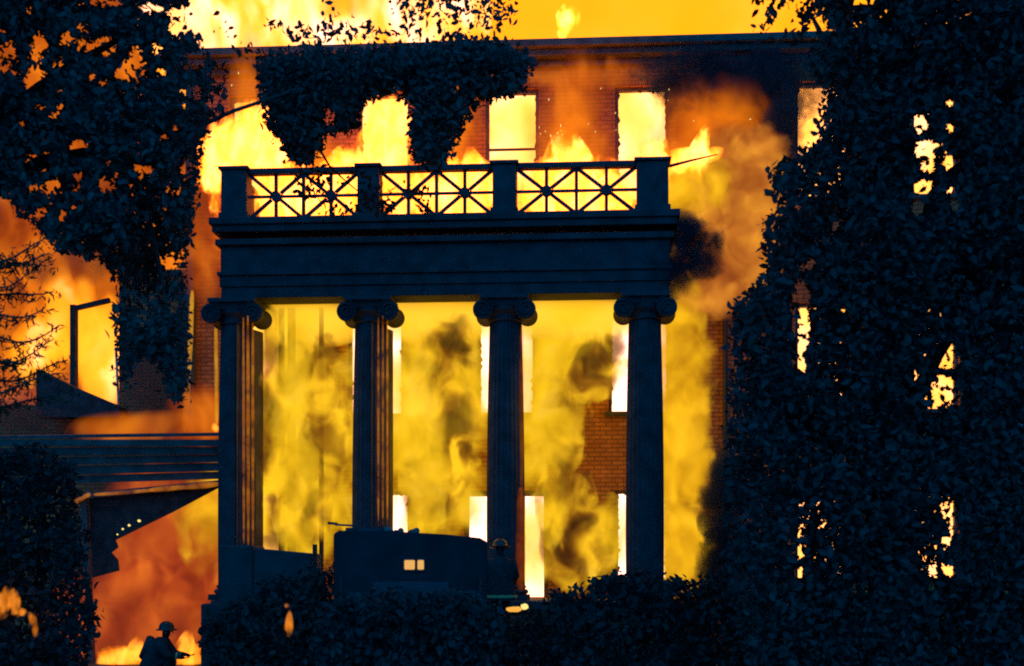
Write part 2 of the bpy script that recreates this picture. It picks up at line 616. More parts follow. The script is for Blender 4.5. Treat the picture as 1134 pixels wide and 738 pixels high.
# ---------------------------------------------------------------- portico
VF = -3.5
pu, pz = L(490, 640, VF)
portico = house_thing('portico', 'dark two storey portico with four scroll topped columns and star pattern balustrade', 'portico', pu, VF, 0)
POFF = (pu, VF, 0)
def pb(m, name, mat, parent=portico, **kw):
    return m.build(name, mat, parent, off=POFF if parent is portico else None, **kw)
CPX = [262.5, 411, 560, 714]
VC = -3.12
CU = [U(p, VC, 450) for p in CPX]
ZC = Z(327, VF, 490)                                 # underside of the entablature
ZD = Z(239, VF, 490)                                 # its top
eL, eR = U(245, VF, 280), U(741, VF, 280)
fl_ = MB().box(eL - 0.15, eR + 0.15, VF - 0.25, -0.005, ZF - 0.18, ZF)
pb(fl_, 'porch_floor', 'stone', bevel=0.015)
pb(MB().box(eL, eR, VF, -0.006, -0.3, ZF - 0.183), 'foundation', 'brick')
# entablature: architrave, frieze and cornice on three sides, ceiling behind
def ring_box(mb, e, z0, z1, v_in=0.7):
    mb.box(eL - e, eR + e, VF - e, VF + v_in, z0, z1)
    mb.box(eL - e, eL + v_in, VF + v_in + .001, -0.01, z0, z1)
    mb.box(eR - v_in, eR + e, VF + v_in + .001, -0.01, z0, z1)
hE = ZD - ZC
a1 = MB(); ring_box(a1, 0.0, ZC, ZC + hE * .14); ring_box(a1, 0.03, ZC + hE * .14 + .002, ZC + hE * .28); ring_box(a1, 0.07, ZC + hE * .28 + .002, ZC + hE * .33)
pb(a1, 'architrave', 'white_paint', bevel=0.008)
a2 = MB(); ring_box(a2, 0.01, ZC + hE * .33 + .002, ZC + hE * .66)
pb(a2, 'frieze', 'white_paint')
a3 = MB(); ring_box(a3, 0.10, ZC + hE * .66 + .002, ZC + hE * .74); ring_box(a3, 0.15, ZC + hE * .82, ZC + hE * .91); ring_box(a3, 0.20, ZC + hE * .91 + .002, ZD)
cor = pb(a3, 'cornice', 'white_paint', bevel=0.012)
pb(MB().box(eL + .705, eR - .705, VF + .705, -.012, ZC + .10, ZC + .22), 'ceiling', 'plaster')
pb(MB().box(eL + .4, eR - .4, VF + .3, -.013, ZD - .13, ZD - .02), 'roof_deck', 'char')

# columns
col_h = ZC - ZF
prof = []
for i in range(15):
    t = i / 14
    prof.append((0.375 - 0.055 * t ** 1.8 + 0.012 * math.sin(math.pi * t), ZF + 0.32 + (col_h - 0.32 - 0.50) * t))
shaft_m = None
for k, cu in enumerate(CU):
    if shaft_m is None:
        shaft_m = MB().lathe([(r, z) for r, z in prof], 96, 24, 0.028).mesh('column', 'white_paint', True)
        bs = MB()
        bs.box(-.46, .46, -.46, .46, ZF + .001, ZF + .12)
        bp = [(0.45, ZF + .122)]
        for i in range(7):
            a = -math.pi / 2 + math.pi * i / 6
            bp.append((0.40 + .055 * math.cos(a), ZF + .175 + .05 * math.sin(a)))
        for i in range(7):
            a = -math.pi / 2 + math.pi * i / 6
            bp.append((0.375 + .035 * math.cos(a), ZF + .27 + .035 * math.sin(a)))
        bp.append((0.37, ZF + .319))
        bs.lathe(bp, 40)
        base_m = bs.mesh('base', 'white_paint')
        cp = MB()
        zc0 = ZC - 0.50
        cp.lathe([(0.325, zc0 + .002), (0.35, zc0 + .03), (0.325, zc0 + .06), (0.33, zc0 + .12), (0.41, zc0 + .22), (0.40, zc0 + .28)], 40)
        cp.box(-.42, .42, -.40, .40, zc0 + .281, zc0 + .42)
        cp.box(-.47, .47, -.47, .47, zc0 + .421, zc0 + .498)
        for sx in (-1, 1):                           # volutes: rolled scrolls with a spiral fillet
            for i in range(1):
                pts = [(sx * .42, y, zc0 + .205) for y in (-.43, -.36, -.2, 0, .2, .36, .43)]
                cp.tube(pts, [.195, .20, .165, .15, .165, .20, .195], 20)
            for yy in (-.445, .445):
                sp = []
                for i in range(40):
                    a = i / 39 * 2.4 * 2 * math.pi
                    r = .185 * (1 - i / 39) + .03
                    sp.append((sx * (.42 - r * math.sin(a)), yy, zc0 + .205 + r * math.cos(a)))
                cp.tube(sp, .016, 6)
        cap_m = cp.mesh('capital', 'white_paint', False)
    c = bpy.data.objects.new('column', shaft_m); COL.objects.link(c)
    c.parent = portico
    c.location = (cu - pu, VC - VF, 0)
    for nm, me in (('base', base_m), ('capital', cap_m)):
        p = bpy.data.objects.new(nm, me); COL.objects.link(p); p.parent = c
# added ribs, angled for firelight, along the right flank of the two left columns
for px0, px1, k in ((268, 284, 0), (415, 431, 1)):
    u0, u1 = U(px0, VC, 450), U(px1, VC, 450)
    m = MB()
    n = 4
    for i in range(n):
        a = u0 + (u1 - u0) * i / n; b = u0 + (u1 - u0) * (i + .8) / n
        y0 = VC - .40 + .95 * i / n; y1 = VC - .40 + .95 * (i + .8) / n
        m.prism([(a, y0, ZF + .33), (b, y1, ZF + .33), (b, VC + .6, ZF + .33), (a, VC + .6, ZF + .33)], (0, 0, col_h - .33 - .52))
    m.prism([(u0 + .005, VC - .33, ZF + .331), (u1 - .02, VC + .46, ZF + .331), (u1 - .02, VC + .59, ZF + .331), (u0 + .005, VC + .59, ZF + .331)], (0, 0, col_h - .33 - .523))
    pb(m, 'firelight_rib', 'charred_trim')
# charred inner posts in the left bay
for px, w in ((312, .10), (323, .15), (356, .08)):
    u = U(px, -1.9, 450)
    pb(MB().box(u - w / 2, u + w / 2, -1.96, -1.84, ZF + .001, ZC + .099), 'inner_post', 'char', bevel=.008)
# balustrade
zr1, zr0 = Z(182, VF, 490), Z(187.5, VF, 490)
zq1, zq0 = Z(236.5, VF, 490), Z(241, VF, 490)
VB = VF + 0.12
posts = [(U(247, VB), U(275, VB)), (U(397, VB), U(421, VB)), (U(546, VB), U(572, VB)), (U(705, VB), U(740, VB))]
for a, b in posts:
    m = MB().box(a, b, VB - .16, VB + .30, ZD + .002, zr1 - .03)
    m.box(a - .05, b + .05, VB - .21, VB + .35, zr1 - .028, zr1 + .035)
    m.box(a - .04, b + .04, VB - .20, VB + .34, ZD + .001, ZD + .13)
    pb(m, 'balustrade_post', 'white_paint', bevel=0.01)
for k in range(3):
    a, b = posts[k][1] + .001, posts[k + 1][0] - .001
    pb(MB().box(a, b, VB - .07, VB + .13, zr0, zr1 + .015), 'top_rail', 'white_paint', bevel=0.01)
    pb(MB().box(a, b, VB - .06, VB + .12, zq0 - .05, zq1), 'bottom_rail', 'white_paint', bevel=0.01)
    for h in range(2):
        x0, x1 = a + (b - a) * h / 2, a + (b - a) * (h + 1) / 2
        cx, cz = (x0 + x1) / 2, (zr0 + zq1) / 2
        y = VB + .03
        st = pb(MB().prism([(cx + .105 * math.cos(i * math.pi / 6), y - .06, cz + .105 * math.sin(i * math.pi / 6)) for i in range(12)], (0, .12, 0)), 'star_panel', 'white_paint')
        def bar(m):
            m.v = [(p[0] - pu, p[1] - VF, p[2]) for p in m.v]
            m.build('bar', 'white_paint', st)
        t = 0.07
        for sx in (-1, 1):
            for sz in (-1, 1):
                e = (cx + sx * (x1 - x0) / 2 - sx * .02, y, cz + sz * (zr0 - zq1) / 2 - sz * .0)
                bar(MB().bar((cx + sx * .09, y, cz + sz * .06), e, t, .05))
            bar(MB().bar((cx + sx * .10, y, cz), (cx + sx * ((x1 - x0) / 2 - .002), y, cz), t * .8, .05))
        for sz in (-1, 1):
            bar(MB().bar((cx, y, cz + sz * .10), (cx, y, cz + sz * ((zr0 - zq1) / 2 - .002)), t, .05))
        if h == 0:
            bar(MB().bar((x1, y, zq1 + .001), (x1, y, zr0 - .001), t, .06))
# side rails
for u in (eL + .25, eR - .25):
    pb(MB().box(u - .08, u + .08, VB + .36, -.02, zr0, zr1), 'side_rail', 'white_paint')
    m = MB()
    for i in range(14):
        y = VB + .6 + i * (-.3 - VB - .6) / 13
        m.box(u - .03, u + .03, y - .03, y + .03, ZD + .001, zr0 - .001)
    tag(pb(m, 'baluster', 'white_paint'), kind='stuff')
# cheek wall and newel beside the steps (left foreground block)
vS = VF - 1.6
def blk(x0, x1, y0, vv=vS, d=0.9):
    return (U(x0, vv, 620), U(x1, vv, 620), vv, vv + d, -0.2, Z(y0, vv, 300))
pb(MB().box(*blk(241, 280, 604)), 'cheek_wall', 'stone', bevel=0.03)
pb(MB().box(*blk(222, 262, 669, vS - .5, 0.49)), 'cheek_wall', 'stone', bevel=0.03)
m = MB().box(*blk(280.5, 345, 607))
m.v = [(x, y, z - (0.10 if (z > 1 and x > U(300, vS, 620)) else 0)) for x, y, z in m.v]
pb(m, 'cheek_wall', 'stone', bevel=0.03)
nw = MB().box(U(346, vS, 600), U(350.5, vS, 600), vS, vS + .08, 0, Z(603, vS, 348))
pb(nw, 'newel_post', 'char')
stp = MB()
for i in range(6):
    stp.box(U(352, vS), U(640, vS), VF - .26 - .3 * (6 - i), VF - .252, ZF - .2 - (5 - i) * .17 - .17, ZF - .2 - (5 - i) * .17)
for i in range(6):
    s = MB().box(U(352, vS), U(640, vS), VF - .26 - .3 * (i + 1), VF - .262 - .3 * i, -.1, ZF - .2 - .17 * (i + 0.5))
    pb(s, 'step', 'stone', bevel=0.01)

# ---------------------------------------------------------------- side porch on the left
sp_v = -2.6
su, _ = L(165, 600, sp_v)
sporch = house_thing('side_porch', 'burnt one storey porch with banded eaves on the left of the portico', 'porch', su, sp_v, 0)
def spb(m, name, mat, parent=sporch, **kw):
    return m.build(name, mat, parent, off=(su, sp_v, 0) if parent is sporch else None, **kw)
def UZ(px, py, v): return L(px, py, v)
xl, xr = -40, 246
ys = [(487, 494), (495, 503), (504, 512), (513, 522), (523, 531)]
for i, (a, b) in enumerate(ys):                      # banded fascia boards, drooping to the left
    v = sp_v - 0.40 + .09 * i
    p = []
    for px, dy in ((xl, 10), (xr, -1)):
        u, z0 = L(px, b + dy * (i / 5.0 + .0) , v); _, z1 = L(px, a + dy * (i / 5.0), v)
        p.append((u, z0, z1))
    m = MB().add([(p[0][0], v, p[0][1]), (p[1][0], v, p[1][1]), (p[1][0], v, p[1][2]), (p[0][0], v, p[0][2]),
                  (p[0][0], v + .085, p[0][1]), (p[1][0], v + .085, p[1][1]), (p[1][0], v + .085, p[1][2]), (p[0][0], v + .085, p[0][2])],
                 [(0, 1, 2, 3), (7, 6, 5, 4), (0, 4, 5, 1), (1, 5, 6, 2), (2, 6, 7, 3), (3, 7, 4, 0)])
    spb(m, 'fascia_board', 'charred_trim')
u0, z0 = L(100, 549, sp_v); u1, z1 = L(246, 535, sp_v)
m = MB().prism([(u0, sp_v - .06, z0 - .06), (u1, sp_v - .06, z1 - .06), (u1, sp_v - .06, z1 + .06), (u0, sp_v - .06, z0 + .06)], (0, .14, 0))
spb(m, 'eave_beam', 'charred_trim', bevel=.01)
u0, z0 = L(82, 557, sp_v); u1, z1 = L(101, 546, sp_v)
m = MB().prism([(u0, sp_v - .05, z0 - .05), (u1, sp_v - .05, z1 - .06), (u1, sp_v - .05, z1 + .09), (u0, sp_v - .05, z0 + .03)], (0, .12, 0))
spb(m, 'gutter_end', 'charred_trim', bevel=.01)
zr_ = Z(486, sp_v, 165)
m = MB().prism([(L(-40, 487, sp_v - .4)[0], sp_v - .42, zr_ - .03), (L(246, 487, sp_v - .4)[0], sp_v - .42, zr_), (L(246, 487, sp_v - .4)[0], -.02, zr_ + .35), (L(-40, 487, sp_v - .4)[0], -.02, zr_ + .32)], (0, 0, .06))
spb(m, 'roof', 'shingle')
# the post at its corner and a second one hidden by the shrub
for px0, px1 in ((87, 95),):
    ua, za = L(px0 + 2, 552, sp_v); ub, _ = L(px1, 552, sp_v)
    uc, _ = L(px0 + 10, 700, sp_v)
    m = MB().add([(ua, sp_v, za), (ub, sp_v, za), (ub, sp_v + .16, za), (ua, sp_v + .16, za),
                  (uc, sp_v, 0), (uc + (ub - ua), sp_v, 0), (uc + (ub - ua), sp_v + .16, 0), (uc, sp_v + .16, 0)],
                 [(0, 1, 2, 3), (7, 6, 5, 4), (0, 4, 5, 1), (1, 5, 6, 2), (2, 6, 7, 3), (3, 7, 4, 0)])
    spb(m, 'post', 'charred_trim', bevel=.01)
# ceiling panel that has come loose and hangs down
pp = [(98, 551), (246, 538), (190, 567), (150, 586), (125, 598), (128, 606), (120, 612), (127, 620), (128, 632), (98, 640)]
m = MB().prism([(L(a, b, sp_v + .2)[0], sp_v + .2 + .002 * (b - 540), L(a, b, sp_v + .2)[1]) for a, b in pp], (0, .06, 0))
tag(spb(m, 'fallen_panel', 'char'), 'torn dark ceiling panel hanging from the eave')

# ---------------------------------------------------------------- left wing
lw_v = 4.0
lwu, _ = L(100, 600, lw_v)
wing = house_thing('burnt_wing', 'burning wing left of the house with one tall fire filled opening', 'house wing', lwu, lw_v, 0)
def lwb(m, name, mat, **kw):
    return m.build(name, mat, wing, off=(lwu, lw_v, 0), **kw)
wl, wr = U(-260, lw_v), U(215, lw_v)
o0, o1 = U(84, lw_v), U(132, lw_v)
oz1, oz0 = Z(338, lw_v, 100), Z(448, lw_v, 100)
wg = MB()
wall_grid(wg, [wl, wr, o0, o1], [-.3, oz0, oz1, Z(300, lw_v, 100)], lambda u, z: not (o0 < u < o1 and oz0 < z < oz1) and (u > o1 or z < oz0), lw_v, lw_v + .3)
lwb(wg, 'wall', 'brick')
m = MB().box(U(79, lw_v), U(85, lw_v), lw_v - .1, lw_v + .1, oz0, oz1)
lwb(m, 'post', 'char')
m = MB()
m.bar((U(79, lw_v), lw_v - .02, Z(343, lw_v, 80)), (U(122, lw_v), lw_v - .02, Z(333, lw_v, 120)), .12, .12)
lwb(m, 'beam', 'char')
m = MB()
m.bar((o1, lw_v - .05, oz0), (U(129, lw_v), lw_v - .05, Z(385, lw_v, 130)), .05, .05)
lwb(m, 'casing', 'pale_trim')
qv = lw_v - 0.9
m = MB().prism([(L(a, b, qv)[0], qv, L(a, b, qv)[1]) for a, b in ((40, 408), (80, 428), (132, 450), (132, 462), (40, 462))], (0, .6, 0))
lwb(m, 'shed_roof', 'char')

# ---------------------------------------------------------------- foliage
def inside(poly, x, y):
    poly = np.asarray(poly, float)
    r = np.zeros(len(x), bool)
    n = len(poly)
    for i in range(n):
        x0, y0 = poly[i]; x1, y1 = poly[(i + 1) % n]
        c = ((y0 > y) != (y1 > y)) & (x < (x1 - x0) * (y - y0) / (y1 - y0 + 1e-9) + x0)
        r ^= c
    return r

def leaf_mesh(name, P, size, mat, droop=0.4, parent=None, narrow=0.55):
    """one small folded leaf per point: 6 vertices, 4 faces"""
    n = len(P)
    sz = size * rng.uniform(0.5, 1.5, n)[:, None]
    d = rng.normal(size=(n, 3)); d[:, 2] -= droop
    d /= np.linalg.norm(d, axis=1)[:, None]
    r = rng.normal(size=(n, 3))
    s = np.cross(d, r); s /= np.linalg.norm(s, axis=1)[:, None]
    nn = np.cross(s, d)
    w = narrow / 2
    V = np.empty((n, 6, 3))
    V[:, 0] = P - d * sz * .5
    V[:, 1] = P - d * sz * .15 + s * sz * w + nn * sz * .08
    V[:, 2] = P + d * sz * .2 + s * sz * w * .8 + nn * sz * .06
    V[:, 3] = P + d * sz * .55 - nn * sz * .05
    V[:, 4] = P + d * sz * .2 - s * sz * w * .8 + nn * sz * .06
    V[:, 5] = P - d * sz * .15 - s * sz * w + nn * sz * .08
    idx = np.array([[0, 1, 2, 3], [0, 3, 4, 5]])
    Fq = (np.arange(n)[:, None, None] * 6 + idx[None]).reshape(-1)
    me = bpy.data.meshes.new(name)
    me.vertices.add(n * 6)
    me.vertices.foreach_set('co', V.reshape(-1).astype(np.float32))
    nf = n * 2
    me.loops.add(nf * 4)
    me.loops.foreach_set('vertex_index', Fq.astype(np.int32))
    me.polygons.add(nf)
    me.polygons.foreach_set('loop_start', (np.arange(nf) * 4).astype(np.int32))
    me.polygons.foreach_set('loop_total', np.full(nf, 4, np.int32))
    me.update(calc_edges=True)
    me.materials.append(MATS[mat])
    o = bpy.data.objects.new(name, me)
    COL.objects.link(o)
    o.parent = parent
    tag(o, kind='stuff')
    return o

def hash_noise(x, y, z, sc):
    return np.array([mnoise.noise(Vector((a * sc, b * sc, c * sc))) for a, b, c in zip(x, y, z)])

def foliage(poly, Y0, Y1, sprays, per, spread, gap=-0.9, gscale=0.9, holes=(), hsoft=0.3, seed=0):
    """twig sprays of leaves filling a crown; openings where a noise field or a hole says so"""
    r = np.random.default_rng(seed)
    p = np.asarray(poly, float)
    x0, y0 = p.min(0); x1, y1 = p.max(0)
    X = r.uniform(x0, x1, sprays * 4); Yp = r.uniform(y0, y1, sprays * 4)
    k = inside(poly, X, Yp)
    X, Yp = X[k][:sprays], Yp[k][:sprays]
    D = r.uniform(Y0, Y1, len(X))
    wx = (X - 567) / F * D; wz = H + (HORIZON - Yp) / F * D
    n = hash_noise(wx, D * .35, wz, gscale)
    k = n > gap
    C = np.stack([wx, D, wz], 1)[k]
    P = np.repeat(C, per, 0)
    P = P + np.clip(r.normal(size=P.shape), -1.5, 1.5) * spread
    px = P[:, 0] / P[:, 1] * F + 567
    py = HORIZON - (P[:, 2] - H) / P[:, 1] * F
    jit = r.normal(size=(2, len(P))) * 5
    keep = inside(poly, px + jit[0], py + jit[1])
    P, px, py = P[keep], px[keep], py[keep]
    if holes:
        keep = np.ones(len(P), bool)
        for hx, hy, rx, ry in holes:
            q = ((px - hx) / rx) ** 2 + ((py - hy) / ry) ** 2
            keep &= (q > 1 + r.normal(size=len(P)) * hsoft) | (r.random(len(P)) < .04)
        P = P[keep]
    return P

def limb(mb, a, b, r0, r1, bend=0.4, n=6):
    a, b = Vector(a), Vector(b)
    pts = []
    for i in range(n + 1):
        t = i / n
        p = a.lerp(b, t)
        j = Vector((mnoise.noise(p * .7 + Vector((3, 1, 2))), mnoise.noise(p * .7 + Vector((9, 4, 5))), mnoise.noise(p * .7))) * bend * math.sin(math.pi * t)
        pts.append(p + j + Vector((0, 0, bend * .5 * math.sin(math.pi * t))))
    mb.tube(pts, [r0 + (r1 - r0) * i / n for i in range(n + 1)], 8)
    return pts

def tree(name, label, trunk_px, Y, top_py, limbs, leaf_sets, mat, leaf, r0=0.3, group=None):
    base = at(trunk_px, HORIZON, Y); base.z = 0
    t = thing(name, label, 'tree', base, 0, group)
    off = base
    m = MB()
    top = at(trunk_px, top_py, Y)
    limb(m, base + Vector((0, 0, -.1)), top, r0, r0 * .45, .25, 10)
    tr = m.build('trunk', 'bark', t, smooth=True, off=off)
    for (ax, ay, ad), (bx, by, bd), ra in limbs:
        m = MB()
        limb(m, at(ax, ay, ad), at(bx, by, bd), ra, ra * .25, .5)
        m.build('limb', 'bark', t, smooth=True, off=off)
    P = np.concatenate(leaf_sets) - np.array(off)
    leaf_mesh('crown', P, leaf, mat, parent=t)
    return t

# left tree: big crown, a limb reaching over the roof line, sprigs against the flames
A = [(-60, -60), (200, -60), (205, 30), (243, 66), (246, 100), (234, 145), (218, 168), (214, 240), (207, 285), (206, 350), (203, 440), (192, 452), (185, 412),
     (168, 388), (150, 400), (141, 438), (131, 425), (133, 382), (126, 355), (135, 312), (116, 288), (62, 276), (40, 248), (0, 210), (-60, 190)]
A_holes = [(40, 85, 9, 14), (72, 45, 7, 8), (95, 50, 10, 9), (118, 50, 11, 10), (148, 76, 13, 10), (134, 82, 6, 6), (88, 165, 11, 8), (40, 180, 12, 9),
           (58, 207, 9, 8), (120, 205, 7, 8), (36, 92, 10, 9), (42, 52, 8, 14), (5, 68, 7, 12), (12, 52, 5, 7), (115, 2, 16, 6), (165, 10, 10, 6),
           (100, 85, 5, 4), (178, 80, 5, 4), (210, 70, 9, 10), (215, 102, 9, 7), (236, 110, 6, 8), (195, 25, 11, 14), (175, 55, 6, 7), (228, 62, 12, 6),
           (230, 25, 14, 14), (240, 85, 8, 8), (206, 188, 6, 12), (232, 222, 9, 24), (245, 150, 18, 14), (215, 295, 7, 8), (188, 290, 8, 7), (192, 340, 4, 5),
           (228, 290, 11, 22), (222, 250, 6, 10), (60, 128, 5, 4), (26, 137, 4, 3), (46, 118, 4, 3), (66, 70, 6, 6), (182, 153, 4, 4), (150, 60, 5, 8), (245, 45, 10, 22)]
_hr = random.Random(5)
for _ in range(60):
    A_holes.append((_hr.uniform(-5, 250), _hr.uniform(-5, 250), _hr.uniform(1.5, 5), _hr.uniform(1.5, 5)))
B = [(284, 62), (330, 60), (470, 52), (505, 44), (548, 46), (588, 62), (582, 92), (560, 106), (532, 108), (512, 132), (500, 165), (490, 180), (468, 184),
     (455, 172), (456, 112), (440, 100), (415, 104), (397, 122), (394, 150), (380, 146), (360, 150), (345, 178), (326, 180), (300, 142), (290, 112)]
B_holes = [(365, 130, 9, 9), (372, 155, 12, 10), (430, 112, 10, 5), (362, 122, 5, 4), (545, 85, 4, 4), (505, 100, 4, 5)]
S1 = [(190, -60), (470, -60), (470, 50), (300, 62), (258, 65), (240, 20)]
S1_holes = [(275, 20, 26, 30), (318, 0, 30, 28), (345, 5, 20, 26), (395, 2, 26, 26), (425, 18, 18, 16), (300, 48, 24, 12), (370, 50, 14, 8), (258, 10, 14, 18)]
S2 = [(430, -60), (560, -60), (572, 30), (555, 50), (500, 40), (470, 52), (440, 40)]
C = [(318, 190), (345, 186), (422, 190), (440, 240), (360, 240), (330, 215)]
C2 = [(425, 208), (478, 205), (482, 240), (425, 240)]
sets = [
    foliage(A, 16.5, 20.5, 3300, 26, .15, -.30, 1.0, [(a, b, c * 1.35 + 1, d * 1.35 + 1) for a, b, c, d in A_holes], .35, seed=1),
    foliage(B, 19.0, 21.5, 1100, 24, .13, -.75, 1.2, B_holes, seed=2),
    foliage(S1, 19.0, 21.5, 420, 5, .11, -.15, 1.1, S1_holes, seed=3),
    foliage(S2, 19.0, 21.5, 95, 13, .14, -.1, 1.0, seed=4),
    foliage(C, 20.5, 22.0, 75, 10, .10, -.15, 1.6, seed=5),
    foliage(C2, 20.5, 22.0, 26, 9, .10, -.1, 1.6, seed=6),
]
tree('leafy_tree', 'tall dark broadleaf tree at the left with a limb reaching across the roof line', -48, 18.0, 60,
     [((-48, 230, 18), (200, 180, 18.5), .14), ((200, 150, 18.5), (540, 70, 20.5), .032), ((-48, 200, 18), (-60, 40, 17.5), .1),
      ((-48, 170, 18), (180, 20, 18.5), .1), ((150, 200, 18.3), (180, 400, 18.4), .06), ((300, 120, 20), (400, 215, 21), .035)],
     sets, 'leaf_left', .098, .3)

# right trees: a dense dark wall of leaves with a few chinks
Rp = [(893, -60), (1220, -60), (1220, 760), (830, 760), (812, 640), (806, 520), (812, 420), (812, 338), (846, 308), (850, 285), (846, 250), (868, 228),
      (850, 200), (866, 180), (886, 164), (908, 158), (912, 128), (918, 98), (892, 70), (902, 52), (924, 34), (905, 10)]
R_holes = [(887, 350, 9, 40), (884, 405, 6, 12), (890, 325, 5, 12), (884, 612, 3, 8), (884, 635, 4, 6), (886, 590, 2, 4),
           (1018, 138, 8, 9), (1025, 165, 13, 9), (1027, 185, 6, 6), (1024, 215, 11, 14), (1016, 232, 6, 5), (1052, 115, 4, 3), (1050, 178, 3, 10), (1060, 185, 3, 9),
           (1057, 222, 4, 13), (1052, 142, 3, 3), (1015, 46, 6, 5), (1050, 400, 14, 8), (1045, 425, 12, 8), (1058, 440, 7, 9), (1040, 440, 7, 8), (1048, 385, 9, 5),
           (1035, 452, 4, 4), (1012, 415, 2, 5), (1052, 568, 7, 9), (1057, 585, 4, 6), (1052, 632, 9, 5), (1033, 632, 3, 5), (1032, 650, 3, 4), (1048, 600, 3, 4),
           (948, 650, 3, 3), (963, 652, 3, 3), (925, 250, 3, 3), (900, 290, 4, 4), (890, 298, 4, 4), (958, 0, 14, 4)]
c2p = [(816, -60), (900, -60), (912, 30), (924, 45), (896, 80), (880, 60), (840, 36)]
c2h = [(872, 20, 12, 12), (905, 38, 15, 18), (860, 32, 8, 6), (890, 55, 8, 8), (882, 5, 8, 6), (912, 20, 8, 10), (835, 15, 14, 14)]
rs = [foliage(Rp, 16.5, 19.5, 4600, 26, .16, -2, .9, [(a, b, c + 3, d + 3) for a, b, c, d in R_holes], .15, seed=11),
      foliage(c2p, 17.5, 19.0, 85, 13, .11, -.3, 1.2, c2h, seed=12)]
tree('leafy_tree', 'huge dark dense tree filling the right side and hiding part of the house', 985, 18.3, 60,
     [((985, 420, 18.3), (870, 240, 18.2), .16), ((985, 350, 18.3), (1100, 150, 18), .16), ((985, 250, 18.3), (900, 20, 18), .1), ((985, 470, 18.3), (1120, 330, 17.6), .14),
      ((985, 500, 18.3), (840, 400, 18.4), .12), ((985, 200, 18.3), (1030, -30, 18.1), .1)], rs, 'leaf_right', .105, .38)

# conifer boughs drooping in from the left edge
ct_b = at(-75, HORIZON, 15.5); ct_b.z = 0
conifer = thing('conifer_tree', 'conifer at the left edge with thin drooping boughs against orange smoke', 'tree', ct_b)
m = MB().tube([ct_b + Vector((0, 0, -.1)), ct_b + Vector((0.05, 0, 3)), ct_b + Vector((0, .05, 6.5))], [.22, .15, .05], 10)
m.build('trunk', 'bark', conifer, smooth=True, off=ct_b)
boughs = [(-75, 255, 62, 262), (-75, 240, 52, 292), (-75, 285, 60, 318), (-75, 310, 50, 338), (-75, 335, 66, 362), (-75, 360, 60, 380), (-75, 378, 75, 402),
          (-75, 398, 66, 412), (-75, 420, 82, 428), (-75, 350, 30, 395), (-75, 275, 32, 302), (-75, 220, 55, 285)]
npts = []
for i, (ax, ay, bx, by) in enumerate(boughs):
    Ya = 15.5; Yb = 15.5 + random.uniform(-.5, .5)
    a, b = at(ax, ay, Ya), at(bx, by, Yb)
    pts = []
    for k in range(13):
        t = k / 12
        p = a.lerp(b, t) + Vector((0, 0, -.28 * math.sin(math.pi * t) + .05 * math.sin(9 * t + i)))
        pts.append(p)
        if t > .15:
            for q in range(int(34 * (1.25 - t))):
                npts.append(p + Vector((random.gauss(0, .05), random.gauss(0, .05), random.gauss(-.03, .028 + .05 * (1 - t)))))
    mm = MB().tube(pts, [.02 * (1 - k / 14) + .004 for k in range(13)], 6)
    mm.build('bough', 'bark', conifer, smooth=True, off=ct_b)
leaf_mesh('needles', np.array([tuple(p) for p in npts]) - np.array(ct_b), .085, 'needle', .6, conifer, .22)

# shrubs
def shrub(label, poly, Y0, Y1, sprays, per, seed, leaf=.11, group='dark shrubs in the foreground', gap=-2, holes=(), bx=None):
    P = foliage(poly, Y0, Y1, sprays, per, .10, gap, 1.1, holes, .1, seed=seed)
    P = P[P[:, 2] > 0.01]
    pp = np.asarray(poly)
    cx = (pp[:, 0].min() + pp[:, 0].max()) / 2 if bx is None else bx
    base = at(cx, HORIZON, (Y0 + Y1) / 2); base.z = 0
    t = thing('shrub', label, 'shrub', base, 0, group)
    mid = float(np.median(P[:, 2]))
    for k in range(5):
        tx = Vector(P[rng.integers(len(P))])
        m = MB()
        limb(m, base + Vector((random.uniform(-.1, .1), random.uniform(-.1, .1), -.05)), tx, .035, .01, .1, 5)
        m.build('stem', 'bark', t, smooth=True, off=base)
    leaf_mesh('foliage', P - np.array(base), leaf, 'leaf_shrub', .2, t, .6)
    return t

shrub('tall dark bush at the left edge below the banded porch eaves', [(-40, 500), (40, 492), (84, 520), (90, 560), (96, 640), (104, 665), (112, 690), (96, 712), (92, 775), (-40, 775)], 19.5, 21.0, 620, 16, 31, gap=-1.2, bx=20)
shrub('low dark bush right of the orange glow beside the stone cheek wall', [(224, 690), (300, 640), (372, 625), (378, 775), (222, 775)], 20.6, 21.8, 380, 16, 32)
shrub('dark bush directly under the third column with embers before it', [(372, 640), (530, 672), (545, 678), (560, 682), (592, 672), (622, 656), (640, 690), (640, 775), (370, 775)], 21.2, 22.2, 520, 16, 33)
shrub('low ragged dark bush in front of the fire engine', [(352, 668), (375, 655), (400, 662), (430, 652), (470, 660), (500, 650), (530, 664), (552, 672), (560, 775), (345, 775)], 18.0, 19.2, 420, 16, 36)
shrub('rounded dark bush below the fourth column', [(612, 656), (640, 652), (655, 642), (672, 640), (692, 634), (712, 632), (722, 638), (740, 640), (748, 650), (750, 775), (612, 775)], 20.0, 21.3, 420, 16, 34)
shrub('dark bush at the foot of the drifting smoke right of the portico', [(738, 641), (765, 644), (790, 640), (812, 600), (830, 640), (860, 640), (860, 775), (738, 775)], 20.2, 21.5, 400, 16, 35)

